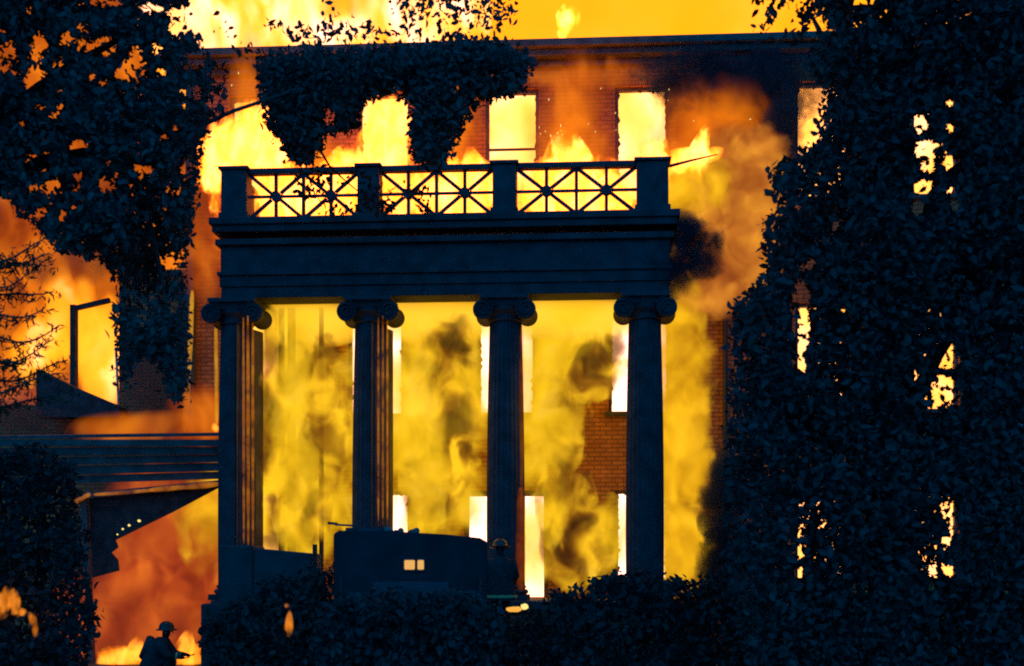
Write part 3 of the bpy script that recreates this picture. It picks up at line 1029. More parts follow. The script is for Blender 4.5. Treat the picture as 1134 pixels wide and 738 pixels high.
# ---------------------------------------------------------------- truck seen from behind
tx = at(455, HORIZON, 20.0); tx.z = 0
truck = thing('fire_engine', 'dark boxy fire engine seen from behind with two small square amber lamps', 'fire engine', tx, R(5.5))
tw = 170 / F * 20.0 / 2
tz = at(455, 588, 20).z
m = MB()
prof = [(-tw, .55), (tw, .55), (tw, tz - .16), (tw * .9, tz - .10), (tw * .45, tz - .05), (tw * .1, tz - .03), (-tw * .35, tz), (-tw * .93, tz), (-tw, tz - .05)]
m.prism([(x, 0, z) for x, z in prof], (0, 3.2, 0))
body = m.build('body', 'vehicle_paint', truck, bevel=.02)
MB().prism([(-tw, 3.21, .55), (tw, 3.21, .55), (tw, 3.21, tz - .5), (tw * .8, 3.21, tz - .35), (-tw * .8, 3.21, tz - .35), (-tw, 3.21, tz - .5)], (0, 1.1, 0)).build('cab', 'vehicle_paint', truck, bevel=.04)
d = MB().box(-tw * .5, tw * .5, -.035, -.003, .75, tz - .75).build('rear_door', 'dark_metal', truck, bevel=.01)
MB().box(tw * .32, tw * .36, -.07, -.036, 1.1, 1.35).build('handle', 'dark_metal', d)
MB().box(-tw - .03, tw + .03, -.35, -.004, .38, .52).build('bumper', 'dark_metal', truck, bevel=.02)
for sx, y in ((-1, .9), (1, .9), (-1, 3.6), (1, 3.6)):
    w = MB()
    w.v, w.f = [], []
    pr = [(.30, -.13), (.43, -.12), (.46, -.07), (.46, .07), (.43, .12), (.30, .13)]
    q = MB().lathe(pr, 28)
    q.v = [(sx * (tw - .14) + z, y + x0, .46 + y0) for x0, y0, z in q.v]
    wh = q.build('wheel', 'rubber', truck, smooth=False)
    q = MB().lathe([(.299, -.1), (.2, -.06), (.06, -.04), (.06, .08)], 20)
    q.v = [(sx * (tw - .14) + z * sx, y + x0, .46 + y0) for x0, y0, z in q.v]
    q.build('rim', 'dark_metal', wh)
mat_glow('lamp_amber', (1.0, 0.5, 0.10), 0.85)
for px0, px1 in ((447.5, 459), (462, 469)):
    a, b = at(px0, 631, 19.95), at(px1, 620.5, 19.95)
    x0, x1 = a.x - tx.x, b.x - tx.x
    lens = MB().box(x0, x1, -.06, -.036, a.z, b.z).build('lamp', 'lamp_amber', truck, bevel=.02)
    MB().box(x0 - .02, x1 + .012, -.0355, -.003, a.z - .02, b.z + .02).build('housing', 'dark_metal', lens)
for sx in (-1, 1):
    MB().tube([(sx * tw * .9, -.09, 1.0), (sx * tw * .9, -.09, 1.7)], .018, 8).build('grab_rail', 'dark_metal', truck)
    MB().box(sx * tw * .82 - .06, sx * tw * .82 + .06, -.03, -.002, .62, .86).build('tail_light', 'vehicle_paint', truck, bevel=.01)
for k in range(9):
    MB().box(-tw * .2, tw * .85, -.018, -.002, .98 + k * .06 + (.72 if k > 5 else 0) * 0, 1.03 + k * .06).build('slat', 'dark_metal', d)
MB().box(-tw * .85, -tw * .3, .2, 1.4, tz - .01, tz + .05).build('equipment_box', 'dark_metal', truck, bevel=.01)
# hoses lie along its top
hz = tz + .015
for k, (x, y0_, y1_) in enumerate(((-.35, .05, 2.9), (-.18, .15, 2.7), (0.05, .1, 2.8))):
    pts = [(x + .04 * math.sin(i * 1.3 + k), y0_ + (y1_ - y0_) * i / 9, hz + .01 * math.sin(i * 2 + k) - (.02 if k else 0)) for i in range(10)]
    MB().tube(pts, .05, 8).build('hose', 'canvas', truck, smooth=True)
m = MB().tube([(-tw * .95, .1, tz + .10), (-tw * 1.08, .1, tz + .115)], .02, 6)
m.tube([(-tw * .72, .12, tz - .02), (-tw * .72, .12, tz + .13)], .015, 6)
m.bar((-tw * .98, .1, tz + .09), (-tw * .70, .12, tz + .075), .03, .03)
m.build('nozzle_rack', 'dark_metal', truck)

# ---------------------------------------------------------------- people
def skin_body(name, joints, edges, mat, parent, subdiv=2, root=0):
    me = bpy.data.meshes.new(name)
    me.from_pydata([j[0] for j in joints], edges, [])
    o = bpy.data.objects.new(name, me)
    COL.objects.link(o)
    o.parent = parent
    md = o.modifiers.new('skin', 'SKIN')
    for i, j in enumerate(joints):
        sv = me.skin_vertices[0].data[i]
        sv.radius = (j[1], j[2] if len(j) > 2 else j[1])
        sv.use_root = (i == root)
    md.use_smooth_shade = True
    sd = o.modifiers.new('sub', 'SUBSURF')
    sd.levels = subdiv; sd.render_levels = subdiv
    me.materials.append(MATS[mat])
    return o

def hand(joints, edges, wrist_i, palm_dir, side):
    w = Vector(joints[wrist_i][0])
    d = Vector(palm_dir).normalized()
    s = Vector(side).normalized()
    n = d.cross(s)
    joints.append((tuple(w + d * .07), .036, .018)); pi = len(joints) - 1
    edges.append((wrist_i, pi))
    for k, (off, ln) in enumerate(((-.032, .065), (-.011, .078), (.011, .074), (.032, .058))):
        a = w + d * .10 + s * off
        b = a + d * ln * .6 + n * .012
        c = b + d * ln * .5 + n * .03
        i0 = len(joints)
        joints += [(tuple(a), .0095), (tuple(b), .009), (tuple(c), .0075)]
        edges += [(pi, i0), (i0, i0 + 1), (i0 + 1, i0 + 2)]
    a = w + d * .035 - s * .04
    b = a + d * .035 - s * .02 + n * .015
    i0 = len(joints)
    joints += [(tuple(a), .011), (tuple(b), .009)]
    edges += [(pi, i0), (i0, i0 + 1)]

def helmet(parent, c, tilt=0.0, r=.135):
    m = MB().lathe([(.20, 0), (.205, .012), (.15, .03), (.142, .07), (.12, .12), (.075, .155), (.02, .168), (.004, .168)], 28)
    M = Matrix.Translation(Vector(c)) @ Matrix.Rotation(tilt, 4, 'X') @ Matrix.Diagonal((.92, 1.12, 1, 1))
    m.v = [tuple(M @ Vector(p)) for p in m.v]
    h = m.build('helmet', 'helmet_shell', parent, smooth=True)
    k = MB().box(-.012, .012, -.12, .12, 0, .03)
    k.v = [tuple(M @ Vector((x, y, z + .15 - abs(y) * .5))) for x, y, z in k.v]
    k.build('crest', 'helmet_shell', h)

def face_bits(parent, c, f):
    """eyes, nose, ears on a head centred at c that looks along f"""
    c, f = Vector(c), Vector(f).normalized()
    s = f.cross(Vector((0, 0, 1))).normalized()
    m = MB()
    for k in (-1, 1):
        p = c + f * .092 + s * k * .032
        m.lathe([(.004, -.011), (.012, -.004), (.012, .004), (.004, .011)], 8, c=(p.x, p.y))
        m.v[-32:] = [(x, y, z + p.z) for x, y, z in m.v[-32:]]
    m.build('eyes', 'char', parent)
    m = MB().bar(c + f * .088 + Vector((0, 0, .005)), c + f * .118 + Vector((0, 0, -.035)), .022, .02, tuple(s))
    m.bar(c + f * .088 + s * .022 + Vector((0, 0, -.062)), c + f * .088 - s * .022 + Vector((0, 0, -.062)), .012, .012)
    m.build('nose', 'skin', parent)
    for k in (-1, 1):
        m = MB().bar(c + s * k * .078 + Vector((0, 0, .025)), c + s * k * .082 + Vector((0, 0, -.03)), .03, .014, tuple(s))
        m.build('ear', 'skin', parent)

# standing person, back to the camera, in front of the third column (on the steps)
pb_ = W(U(554, -5.0, 640), -5.0, 0.0)
pb_.z = at(554, 598, pb_.y).z - 1.86
p1 = thing('person', 'person in dark coat with pale hem band seen from behind before the third column', 'person', pb_, R(6))
J = [((0, 0, .98), .15, .12), ((0, -.01, 1.2), .16, .12), ((0, 0, 1.42), .17, .11), ((0, .01, 1.53), .06), ((0, .03, 1.60), .075, .085), ((0, .04, 1.69), .085, .10), ((0, .03, 1.77), .06, .07),
     ((-.20, 0, 1.44), .075), ((-.27, .03, 1.18), .058), ((-.25, .16, .98), .042),
     ((.20, 0, 1.44), .075), ((.28, .05, 1.19), .058), ((.22, .24, 1.05), .042),
     ((-.10, 0, .90), .10), ((-.12, .03, .50), .068), ((-.13, -.02, .10), .05), ((-.13, .10, .04), .045),
     ((.10, 0, .90), .10), ((.12, .02, .50), .068), ((.14, -.02, .10), .05), ((.15, .10, .04), .045)]
E = [(0, 1), (1, 2), (2, 3), (3, 4), (4, 5), (5, 6), (2, 7), (7, 8), (8, 9), (2, 10), (10, 11), (11, 12), (0, 13), (13, 14), (14, 15), (15, 16), (0, 17), (17, 18), (18, 19), (19, 20)]
hand(J, E, 9, (.05, .5, -.9), (1, 0, 0)); hand(J, E, 12, (-.2, .9, -.2), (1, 0, .2))
skin_body('body', J, E, 'trouser_cloth', p1)
cz = [(.30, .22, .74), (.295, .215, .80), (.25, .185, 1.0), (.245, .18, 1.15), (.265, .185, 1.32), (.27, .18, 1.42), (.20, .15, 1.50), (.10, .10, 1.545)]
def elliptic(prof, seg=28, wob=.012):
    m = MB(); vs, fs = [], []
    for rx, ry, z in prof:
        for k in range(seg):
            a = 2 * math.pi * k / seg
            w = 1 + wob * math.sin(5 * a + z * 9) + wob * math.sin(11 * a + z * 17)
            vs.append((rx * w * math.cos(a), ry * w * math.sin(a), z))
    for i in range(len(prof) - 1):
        for k in range(seg):
            fs.append((i * seg + k, i * seg + (k + 1) % seg, (i + 1) * seg + (k + 1) % seg, (i + 1) * seg + k))
    return m.add(vs, fs)
coat = elliptic(cz).build('coat', 'coat_cloth', p1, smooth=True)
elliptic([(.310, .228, .79), (.308, .226, .84), (.303, .222, .84), (.305, .223, .79), (.310, .228, .79)]).build('hem_band', 'reflective_band', coat, smooth=False)
for sx, a, b, c in ((-1, (-.20, 0, 1.45), (-.275, .03, 1.18), (-.255, .15, 1.0)), (1, (.20, 0, 1.45), (.285, .05, 1.19), (.225, .23, 1.06))):
    sl = MB().tube([a, Vector(a).lerp(Vector(b), .5), b, Vector(b).lerp(Vector(c), .6), c], [.105, .09, .082, .072, .07], 14).build('sleeve', 'coat_cloth', coat, smooth=True)
helmet(p1, (0, .03, 1.715), R(-6))
face_bits(p1, (0, .045, 1.69), (0, 1, 0))

# crouching person at the lower left, side on, in front of ground flames
pc = at(180, HORIZON, 24.0); pc.z = at(180, 693, 24).z - 1.02
p2 = thing('person', 'person in dark helmet and coat crouching between the ground flames at lower left', 'person', pc, R(0))
J = [((-.22, 0, .36), .15, .14), ((-.16, 0, .55), .15, .16), ((-.02, 0, .72), .13, .17), ((.04, 0, .80), .06), ((.06, 0, .85), .075), ((.075, 0, .92), .085), ((.07, 0, .98), .06),
     ((-.02, -.19, .72), .075), ((.14, -.24, .50), .056), ((.34, -.18, .47), .04),
     ((-.02, .19, .72), .075), ((.16, .24, .52), .056), ((.36, .15, .50), .04),
     ((-.20, -.11, .34), .10), ((.16, -.16, .40), .075), ((-.02, -.15, .07), .05), ((.10, -.15, .035), .045),
     ((-.20, .11, .34), .10), ((.18, .16, .42), .075), ((.04, .15, .07), .05), ((.17, .15, .035), .045)]
E = [(0, 1), (1, 2), (2, 3), (3, 4), (4, 5), (5, 6), (2, 7), (7, 8), (8, 9), (2, 10), (10, 11), (11, 12), (0, 13), (13, 14), (14, 15), (15, 16), (0, 17), (17, 18), (18, 19), (19, 20)]
hand(J, E, 9, (.95, .1, -.15), (0, 1, 0)); hand(J, E, 12, (.95, -.1, -.15), (0, 1, 0))
skin_body('body', J, E, 'trouser_cloth', p2)
ct2 = elliptic([(.23, .25, .26), (.22, .24, .40), (.20, .23, .55), (.20, .23, .68), (.14, .17, .78), (.08, .09, .82)])
ct2.v = [(x - .20 + (z - .26) * .34, y, z) for x, y, z in ct2.v]
coat2 = ct2.build('coat', 'coat_cloth', p2, smooth=True)
for sy in (-1, 1):
    MB().tube([(-.02, sy * .19, .74), (.06, sy * .23, .62), (.15, sy * .24, .51), (.30, sy * .185, .48)], [.10, .09, .08, .065], 12).build('sleeve', 'coat_cloth', coat2, smooth=True)
    MB().tube([(.27, sy * .192, .485), (.30, sy * .183, .48)], [.070, .070], 12).build('cuff_band', 'reflective_band', coat2)
MB().tube([(-.36, 0, .42), (-.345, 0, .45), (-.20, 0, .80), (-.185, 0, .83)], [.05, .085, .085, .04], 12).build('air_tank', 'dark_metal', p2, smooth=True)
helmet(p2, (.07, 0, .935), 0)
face_bits(p2, (.075, 0, .92), (1, 0, 0))

# ---------------------------------------------------------------- fire and smoke
Y_HOT = (1.9, 1.25, 0.45)
Y_BRI = (1.15, 0.72, 0.05)
Y_MID = (0.85, 0.50, 0.010)
O_MID = (0.60, 0.22, 0.008)
R_DIM = (0.20, 0.035, 0.004)
BRN = (0.22, 0.10, 0.008)

mat_fire('roof_fire', 1.1, [(0, (.80, .45, .006)), (.6, (.98, .56, .008)), (1, (1.15, .72, .06))], 1.0, (.35, .35, .3), lo=-.05, hi=.3, amp=.5, cmix=(1, .3), rate=1.0)
mat_fire('roof_flame', 2.4, [(0, (.6, .2, .005)), (.35, (1.0, .52, .01)), (.6, (1.5, .95, .08)), (.85, (2.0, 1.7, 1.0))], 1.0, (1.1, 1.1, .6), lo=.0, hi=.4, amp=1.9, cmix=(1, .6), rate=.6)
mat_fire('deck_flame', 3.6, [(0, (.9, .20, .005)), (.35, (1.6, .50, .010)), (.7, (2.6, 1.0, .05)), (1, (3.2, 1.8, .45))], 1.5, (3.2, 3.2, 1.7), detail=8, rough=.62, lo=.08, hi=.6, amp=3.2, cmix=(.7, 1), rate=.45)
mat_fire('porch_gas', 1.4, [(0, (.30, .13, .004)), (.25, (.62, .36, .006)), (.5, (.90, .56, .010)), (.75, (1.05, .68, .015)), (1, (1.25, .82, .06))], 1.0, (1.2, 1.2, .95), detail=7, lo=.05, hi=.45, amp=2.8, cmix=(1, .3), rate=.45, cscale=1.25, red=.12)
mat_fire('porch_smoke', 4.0, [(0, (.035, .012, .004)), (.3, (.13, .038, .004)), (.5, (.32, .125, .006)), (.75, (.70, .40, .010)), (1, (1.05, .66, .016))], 1.0, (1.5, 1.5, 1.2), detail=8, rough=.55, lo=.10, hi=.40, amp=2.4, cmix=(1, .0), rate=.35, cscale=1.1, red=.15, cr_=(.37, .63))  # brown smoke with the firelight put into its emission colour
mat_fire('porch_top', 1.3, [(0, (.95, .58, .01)), (.5, (1.1, .70, .02)), (1, (1.2, .78, .06))], 1.0, (.8, .8, .8), lo=-.1, hi=.3, amp=.6, rate=1, red=.2)
mat_fire('room_fire', 1.8, [(0, (.95, .58, .02)), (.4, (1.2, .80, .06)), (.75, (1.6, 1.15, .25)), (1, (2.2, 1.7, .9))], 1.0, (1.0, 1.0, .8), shell=False, lo=-.4, hi=.3, amp=1.0, rate=1.5)
mat_fire('room_hot', 2.0, [(0, (1.5, 1.1, .35)), (.5, (1.9, 1.6, .9)), (1, (2.4, 2.2, 1.8))], 1.0, (.7, .7, .5), shell=False, lo=-.4, hi=.3, amp=1.0, rate=2)
mat_fire('plume', 2.2, [(0, (.14, .030, .003)), (.25, (.38, .15, .005)), (.5, (.68, .37, .006)), (.75, (.92, .56, .010)), (1, (1.1, .70, .02))], 1.0, (1.3, 1.3, 1.1), detail=7, lo=.0, hi=.5, amp=2.0, cmix=(1, .7), rate=.45, cscale=1.1, red=.2, cr_=(.38, .62))  # smoke glows by itself in place of scattering firelight
mat_fire('wall_glow', 1.15, [(0, (.16, .022, .003)), (.35, (.36, .075, .004)), (.7, (.60, .20, .006)), (1, (.9, .42, .010))], 1.0, (1.5, 1.5, 1.0), detail=7, lo=-.05, hi=.7, amp=1.6, cmix=(.45, 1.0), rate=.5)
mat_fire('plume_orange', 2.0, [(0, (.10, .016, .006)), (.3, (.26, .060, .010)), (.6, (.46, .16, .018)), (.85, (.64, .28, .028)), (1, (.82, .44, .03))], 1.0, (1.7, 1.7, 1.5), detail=8, lo=.0, hi=.42, amp=2.2, cmix=(1, .5), rate=.4, cscale=.9, red=.4, cr_=(.38, .62))  # firelight painted into the smoke as orange emission
mat_fire('left_smoke', 1.8, [(0, (.06, .010, .004)), (.35, (.20, .030, .004)), (.65, (.42, .11, .006)), (1, (.64, .26, .010))], 1.0, (.8, .8, .7), detail=8, lo=-.05, hi=.45, amp=1.1, cmix=(1.0, .3), rate=.7, cr_=(.37, .63))  # firelit orange put into the smoke as its own emission
mat_fire('left_flame', 2.0, [(0, (.6, .2, .005)), (.4, (.95, .5, .008)), (.75, (1.2, .78, .03)), (1, (2.0, 1.4, .4))], 1.0, (.9, .9, .6), lo=.05, hi=.5, amp=1.4, cmix=(.8, .9), rate=.6)
mat_fire('ground_glow', 1.1, [(0, (.07, .010, .005)), (.35, (.20, .024, .008)), (.7, (.40, .080, .014)), (1, (.60, .21, .02))], 1.0, (1.3, 1.3, 1.0), detail=8, lo=-.15, hi=.35, amp=1.2, cmix=(1.0, .3), rate=.6, cr_=(.38, .62))  # smoke under the eave, red firelight painted in as emission
mat_fire('ground_flame', 5.0, [(0, (.6, .18, .005)), (.5, (1.0, .5, .012)), (1, (1.7, 1.1, .12))], 1.0, (4, 4, 2.4), lo=.0, hi=.6, amp=2.2, cmix=(.6, 1), rate=.5)
mat_fire('scrap_flame', 9.0, [(0, (.20, .05, .004)), (.5, (.50, .20, .010)), (1, (.85, .46, .04))], 1.0, (10, 10, 5), lo=.0, hi=.5, amp=1.8, cmix=(1, .4), rate=.6)
mat_smoke('dark_smoke', 4.5, (.04, .09, .11), (2.2, 2.2, 1.9), lo=.05, hi=.5, amp=2.3)
mat_smoke('brown_smoke', 1.5, (.30, .16, .12), (1.1, 1.1, 1.0), lo=.0, hi=.6, amp=1.3)
mat_fire('edge_light', 9.0, [(0, (.20, .045, .004)), (.5, (.42, .13, .006)), (1, (.60, .25, .010))], 1.0, (3, 3, 3), shell=False, lo=-.1, hi=.5, amp=1.6, rate=.8, red=.4)  # for the added strips that stand in for firelit edges
mat_fire('edge_light_hot', 9.0, [(0, (.40, .14, .005)), (.5, (.66, .32, .008)), (1, (.85, .48, .02))], 1.0, (3, 3, 2), shell=False, lo=-.1, hi=.5, amp=1.6, rate=.8, red=.3)
mat_fire('edge_light_red', 5.0, [(0, (.10, .012, .003)), (.5, (.22, .035, .003)), (1, (.36, .08, .004))], 1.0, (2, 2, 2), shell=False, lo=-.1, hi=.5, amp=1.6, rate=.8, red=.3)
mat_glow('ember', (1.0, .45, .06), 1.0)
mat_glow('ember_small', (1.0, .75, .20), 1.2)

_ico = {}
def ico(seed, amp=.0, sub=4):
    key = (seed, amp)
    if key in _ico:
        return _ico[key]
    bm = bmesh.new()
    bmesh.ops.create_icosphere(bm, subdivisions=sub, radius=1.0)
    for v in bm.verts:
        n = mnoise.fractal(v.co * 1.4 + Vector((seed * 3.7, seed * 1.3, 0)), 1.0, 2.0, 3)
        v.co *= 1.0 + amp * n
    me = bpy.data.meshes.new('billow')
    bm.to_mesh(me); bm.free()
    _ico[key] = me
    return me

def blob(name, c, r, mat, parent=None, rot=(0, 0, 0), seed=1, amp=.12, flame=False):
    me = ico(seed, amp).copy()
    if flame:                                         # taper to a tongue
        for v in me.vertices:
            z = v.co.z
            k = 1 - .62 * max(0, (z + .4) / 1.4)
            s = .18 * math.sin(3.2 * z + seed)
            v.co = Vector((v.co.x * k + s * (z + 1) * .4, v.co.y * k, z))
    me.materials.append(MATS[mat])
    o = bpy.data.objects.new(name, me)
    COL.objects.link(o)
    o.location = c
    o.scale = r
    o.rotation_euler = rot
    o.parent = parent
    return o

def HW_(px, py, v):                                   # world point on a house-frame depth
    u, z = L(px, py, v)
    return W(u, v, z)

def firebody(name, label, cat, lumps, mat, kind='stuff', group=None):
    """one body of fire or smoke made of a few lumps: (px, py, v, rx_px, ry_px, depth_m[, rot, flame])"""
    c0 = HW_(*lumps[0][:3])
    base = Vector((c0.x, c0.y, 0 if c0.z < 3 else c0.z))
    t = thing(name, label, cat, base, 0, group, kind)
    for i, l in enumerate(lumps):
        px, py, v, rx, ry, dp = l[:6]
        rot = l[6] if len(l) > 6 else 0
        fl = l[7] if len(l) > 7 else False
        mm = l[8] if len(l) > 8 else mat
        c = HW_(px, py, v)
        s = c.y / F
        o = blob('tongue' if fl else 'billow', c - base, (rx * s, dp, ry * s), mm, t, (0, rot, -TH), seed=i + len(label) % 7, flame=fl)
        o['kind'] = 'stuff'
    return t

# fire above the roof
firebody('roof_fire', 'broad yellow glow of fire rising behind the roof line', 'fire', [
    (700, -20, 7, 330, 190, 2.8), (480, -60, 8, 300, 190, 2.8), (900, 10, 7.5, 190, 170, 2.5)], 'roof_fire')
firebody('roof_flames', 'white hot flames roaring above the roof behind the leaves at the top', 'fire', [
    (330, 10, 3.0, 120, 75, 1.3), (265, 40, 2.5, 60, 110, 1.0), (400, -10, 3.2, 90, 90, 1.3), (470, 10, 3.5, 80, 70, 1.2), (215, 40, 2.5, 70, 80, 1.0)], 'roof_flame')
firebody('spark_flame', 'small bright flame on the roof edge above the second attic window', 'fire', [
    (628, 22, .3, 16, 18, .3), (622, 38, .2, 9, 8, .2)], 'deck_flame')
# rooms full of fire, seen through the windows
fr = thing('room_fire', 'blazing fire filling the rooms behind the windows', 'fire', W(0, 1, 1), -TH, None, 'stuff')
def roombox(z0, z1, mat, a=UL + .45, b=UR - .45):
    m = MB().box(a, b, .42 - 1, 3.6 - 1, z0 - 1, z1 - 1)
    o = m.build('fire', mat, fr); o['kind'] = 'stuff'
zm1, zm2 = (zt1 + zb2) / 2, (zt2 + zb3) / 2
uh0, uh1 = U(350, 0), U(790, 0)
roombox(ZF - .12, zm1 - .14, 'room_hot', uh0, uh1)
roombox(ZF - .12, zm1 - .14, 'room_fire', UL + .45, uh0 - .01)
roombox(ZF - .12, zm1 - .14, 'room_fire', uh1 + .01, UR - .45)
roombox(zm1 + .14, zm2 - .14, 'room_hot', uh0, uh1)
roombox(zm1 + .14, zm2 - .14, 'room_fire', UL + .45, uh0 - .01)
roombox(zm1 + .14, zm2 - .14, 'room_fire', uh1 + .01, UR - .45)
roombox(zm2 + .14, ZT - .1, 'room_fire')
# flames on the portico roof behind the balustrade
firebody('deck_flames', 'yellow flames licking along the portico roof behind the star balustrade', 'fire', [
    (640, 218, -1.6, 90, 45, .8), (500, 222, -1.6, 90, 45, .8), (340, 222, -1.6, 110, 45, .8),
    (275, 165, -1.5, 52, 62, .6, 0, True), (300, 160, -1.7, 40, 55, .5, .15, True), (240, 175, -1.5, 34, 45, .5, -.2, True),
    (425, 158, -1.2, 42, 70, .6, 0, True), (628, 186, -1.6, 40, 50, .5, .05, True), (520, 196, -1.6, 50, 34, .5, 0, True), (385, 190, -1.4, 40, 34, .5, .1, True),
    (724, 180, -1.4, 32, 40, .4, 0, True)], 'deck_flame')
firebody('side_flame', 'bright flame shooting sideways from the right end of the balustrade', 'fire', [
    (762, 178, -2.6, 16, 52, .35, R(78), True), (775, 168, -2.6, 15, 34, .3, .2, True)], 'deck_flame')
st = MB().tube([HW_(742, 184, -2.9), HW_(765, 178, -2.9), HW_(795, 171, -2.9)], [.035, .025, .01], 6)
so = HW_(742, 184, -2.9)
tag(st.build('burnt_stick', 'char', smooth=True, off=so), 'thin burnt stick poking out of the flame right of the balustrade', 'stick').location = so
firebody('wall_glow', 'orange fire glow washing over the brick wall between the upper windows', 'fire', [  # emissive haze stands in for firelight on the brick
    (635, 190, -.8, 66, 110, .7), (500, 190, -.8, 54, 115, .7), (765, 178, -.9, 66, 100, .7), (637, 120, -.5, 44, 80, .4), (500, 110, -.5, 44, 70, .4), (640, 84, -.4, 150, 22, .3), (340, 190, -.8, 70, 70, .7), (274, 115, -.7, 26, 100, .5)], 'wall_glow')
# fire under the portico
firebody('porch_fire', 'yellow fire and glowing smoke swirling between the portico columns', 'fire', [
    (340, 480, -1.5, 75, 170, 1.1), (330, 560, -1.3, 75, 80, 1.0), (480, 450, -1.6, 85, 120, 1.1), (490, 545, -1.5, 70, 70, 1.0), (600, 430, -1.6, 55, 130, 1.0),
    (606, 600, -1.3, 40, 60, .9), (326, 490, -3.3, 32, 140, .6), (470, 490, -3.3, 32, 140, .6), (612, 480, -3.3, 26, 135, .5), (650, 380, -1.2, 60, 60, .8), (655, 600, -1.4, 55, 60, .8)], 'porch_gas')
firebody('porch_smoke', 'dark brown smoke plumes curling up in front of the yellow fire between the columns', 'smoke', [
    (300, 450, -2.3, 32, 110, .5), (322, 560, -2.3, 46, 70, .5), (352, 460, -2.3, 48, 100, .5), (492, 395, -2.3, 50, 56, .5), (500, 470, -2.3, 46, 90, .5), (478, 545, -2.3, 44, 60, .5),
    (655, 400, -2.3, 42, 50, .5), (624, 470, -2.3, 34, 90, .5), (628, 560, -2.3, 36, 60, .5), (640, 600, -2.3, 46, 60, .5)], 'porch_smoke')
firebody('ceiling_fire', 'smooth bright yellow fire rolling under the portico ceiling', 'fire', [
    (340, 345, -1.6, 90, 42, 1.2), (480, 345, -1.6, 100, 38, 1.2), (640, 345, -1.6, 100, 36, 1.2)], 'porch_top')
# plume on the right of the portico
firebody('smoke_plume', 'glowing yellow and orange smoke rolling up beside the right end of the portico', 'smoke', [
    (752, 600, -1.8, 46, 70, 1.0), (750, 500, -1.8, 44, 90, 1.0), (752, 410, -1.9, 44, 80, 1.0), (752, 345, -2.0, 40, 46, .9),
    (790, 318, -2.4, 46, 40, .9, 0, False, 'plume_orange'), (820, 290, -2.5, 54, 52, 1.0, 0, False, 'plume_orange'), (838, 240, -2.5, 50, 60, 1.0, 0, False, 'plume_orange'),
    (780, 262, -2.3, 44, 40, .9, 0, False, 'plume_orange'), (768, 215, -2.0, 60, 44, 1.0), (812, 190, -2.0, 60, 60, 1.0, 0, False, 'plume_orange'), (800, 130, -1.3, 62, 52, .7, 0, False, 'wall_glow'),
    (846, 190, -2.2, 36, 60, .8, 0, False, 'plume_orange')], 'plume')
firebody('dark_smoke', 'dark smoke curling off the right end of the portico entablature', 'smoke', [
    (752, 256, -3.2, 36, 24, .5), (762, 272, -3.25, 44, 30, .5), (748, 306, -3.2, 28, 34, .4), (778, 284, -3.2, 30, 30, .4), (752, 286, -3.4, 40, 44, .4), (740, 330, -3.2, 16, 24, .3)], 'dark_smoke')
firebody('dark_smoke', 'dark smoke hanging under the cornice at the right of the upper windows', 'smoke', [
    (830, 96, -1.0, 105, 50, .7), (868, 150, -1.6, 26, 60, .5), (775, 80, -.9, 80, 34, .5)], 'dark_smoke')
firebody('dark_smoke', 'dark smoke rising at the right foot of the portico before the tree', 'smoke', [
    (800, 560, -2.6, 30, 90, .6), (798, 620, -2.6, 30, 40, .6)], 'dark_smoke')
# left: glowing smoke and flames
firebody('smoke_bank', 'orange lit smoke bank behind the tree on the left', 'smoke', [
    (40, 330, 8.5, 190, 150, 2.0), (90, 90, 8.5, 200, 170, 2.0), (190, 260, 7.5, 120, 130, 1.6), (222, 462, -1.0, 46, 40, .5), (160, 474, -.6, 90, 22, .4), (225, 255, -1.0, 36, 90, .5)], 'left_smoke')
firebody('dark_smoke', 'dark red brown smoke drifting round the opening of the burnt wing', 'smoke', [
    (100, 285, 3.0, 50, 32, .5), (170, 425, 1.6, 46, 60, .6), (15, 465, 2.4, 60, 26, .6), (50, 300, 3.2, 26, 22, .4)], 'brown_smoke')
firebody('wing_flames', 'yellow flames in the opening of the burnt wing behind the conifer boughs', 'fire', [
    (108, 390, 5.2, 44, 80, .6), (70, 355, 5.0, 42, 70, .5, 0, True), (50, 385, 5.2, 48, 52, .5, .2, True), (90, 335, 4.8, 26, 42, .4, .1, True)], 'left_flame')
def strip_light(name, label, runs, mat):
    t = None
    for px0, py0, px1, py1, v, w, dp in runs:          # a long thin glowing strip added in place of firelight on an edge
        a, b = HW_(px0, py0, v), HW_(px1, py1, v)
        if t is None:
            base = Vector((a.x, a.y, 0))
            t = thing(name, label, 'fire', base, 0, None, 'stuff')
        m = MB()
        d = (b - a).normalized()
        sd = Vector((-d.z, 0, d.x))
        r = w / 2 * a.y / F
        n = 24
        vs, fs = [], []
        for i in range(n + 1):
            p = a.lerp(b, i / n) - base
            k = (.35 + .65 * math.sin(math.pi * i / n) ** .35) * (1 + .35 * mnoise.noise(p * 4))
            for q in range(8):
                an = q * math.pi / 4
                vs.append(p + sd * (math.cos(an) * r * k) + Vector((0, math.sin(an) * dp, 0)))
        for i in range(n):
            for q in range(8):
                fs.append((i * 8 + q, i * 8 + (q + 1) % 8, (i + 1) * 8 + (q + 1) % 8, (i + 1) * 8 + q))
        fs += [tuple(range(8))[::-1], tuple(n * 8 + q for q in range(8))]
        m.add(vs, fs)
        m.build('light_strip', mat, t)['kind'] = 'stuff'
strip_light('eave_firelight', 'thin orange glowing strip added for firelight along the sloping eave of the side porch',
           [(104, 548, 170, 543, -2.75, 5, .05), (165, 543, 245, 536, -2.75, 7, .06), (82, 557, 100, 547, -2.75, 7, .05)], 'edge_light')  # emissive strips in place of firelight catching the beam and gutter
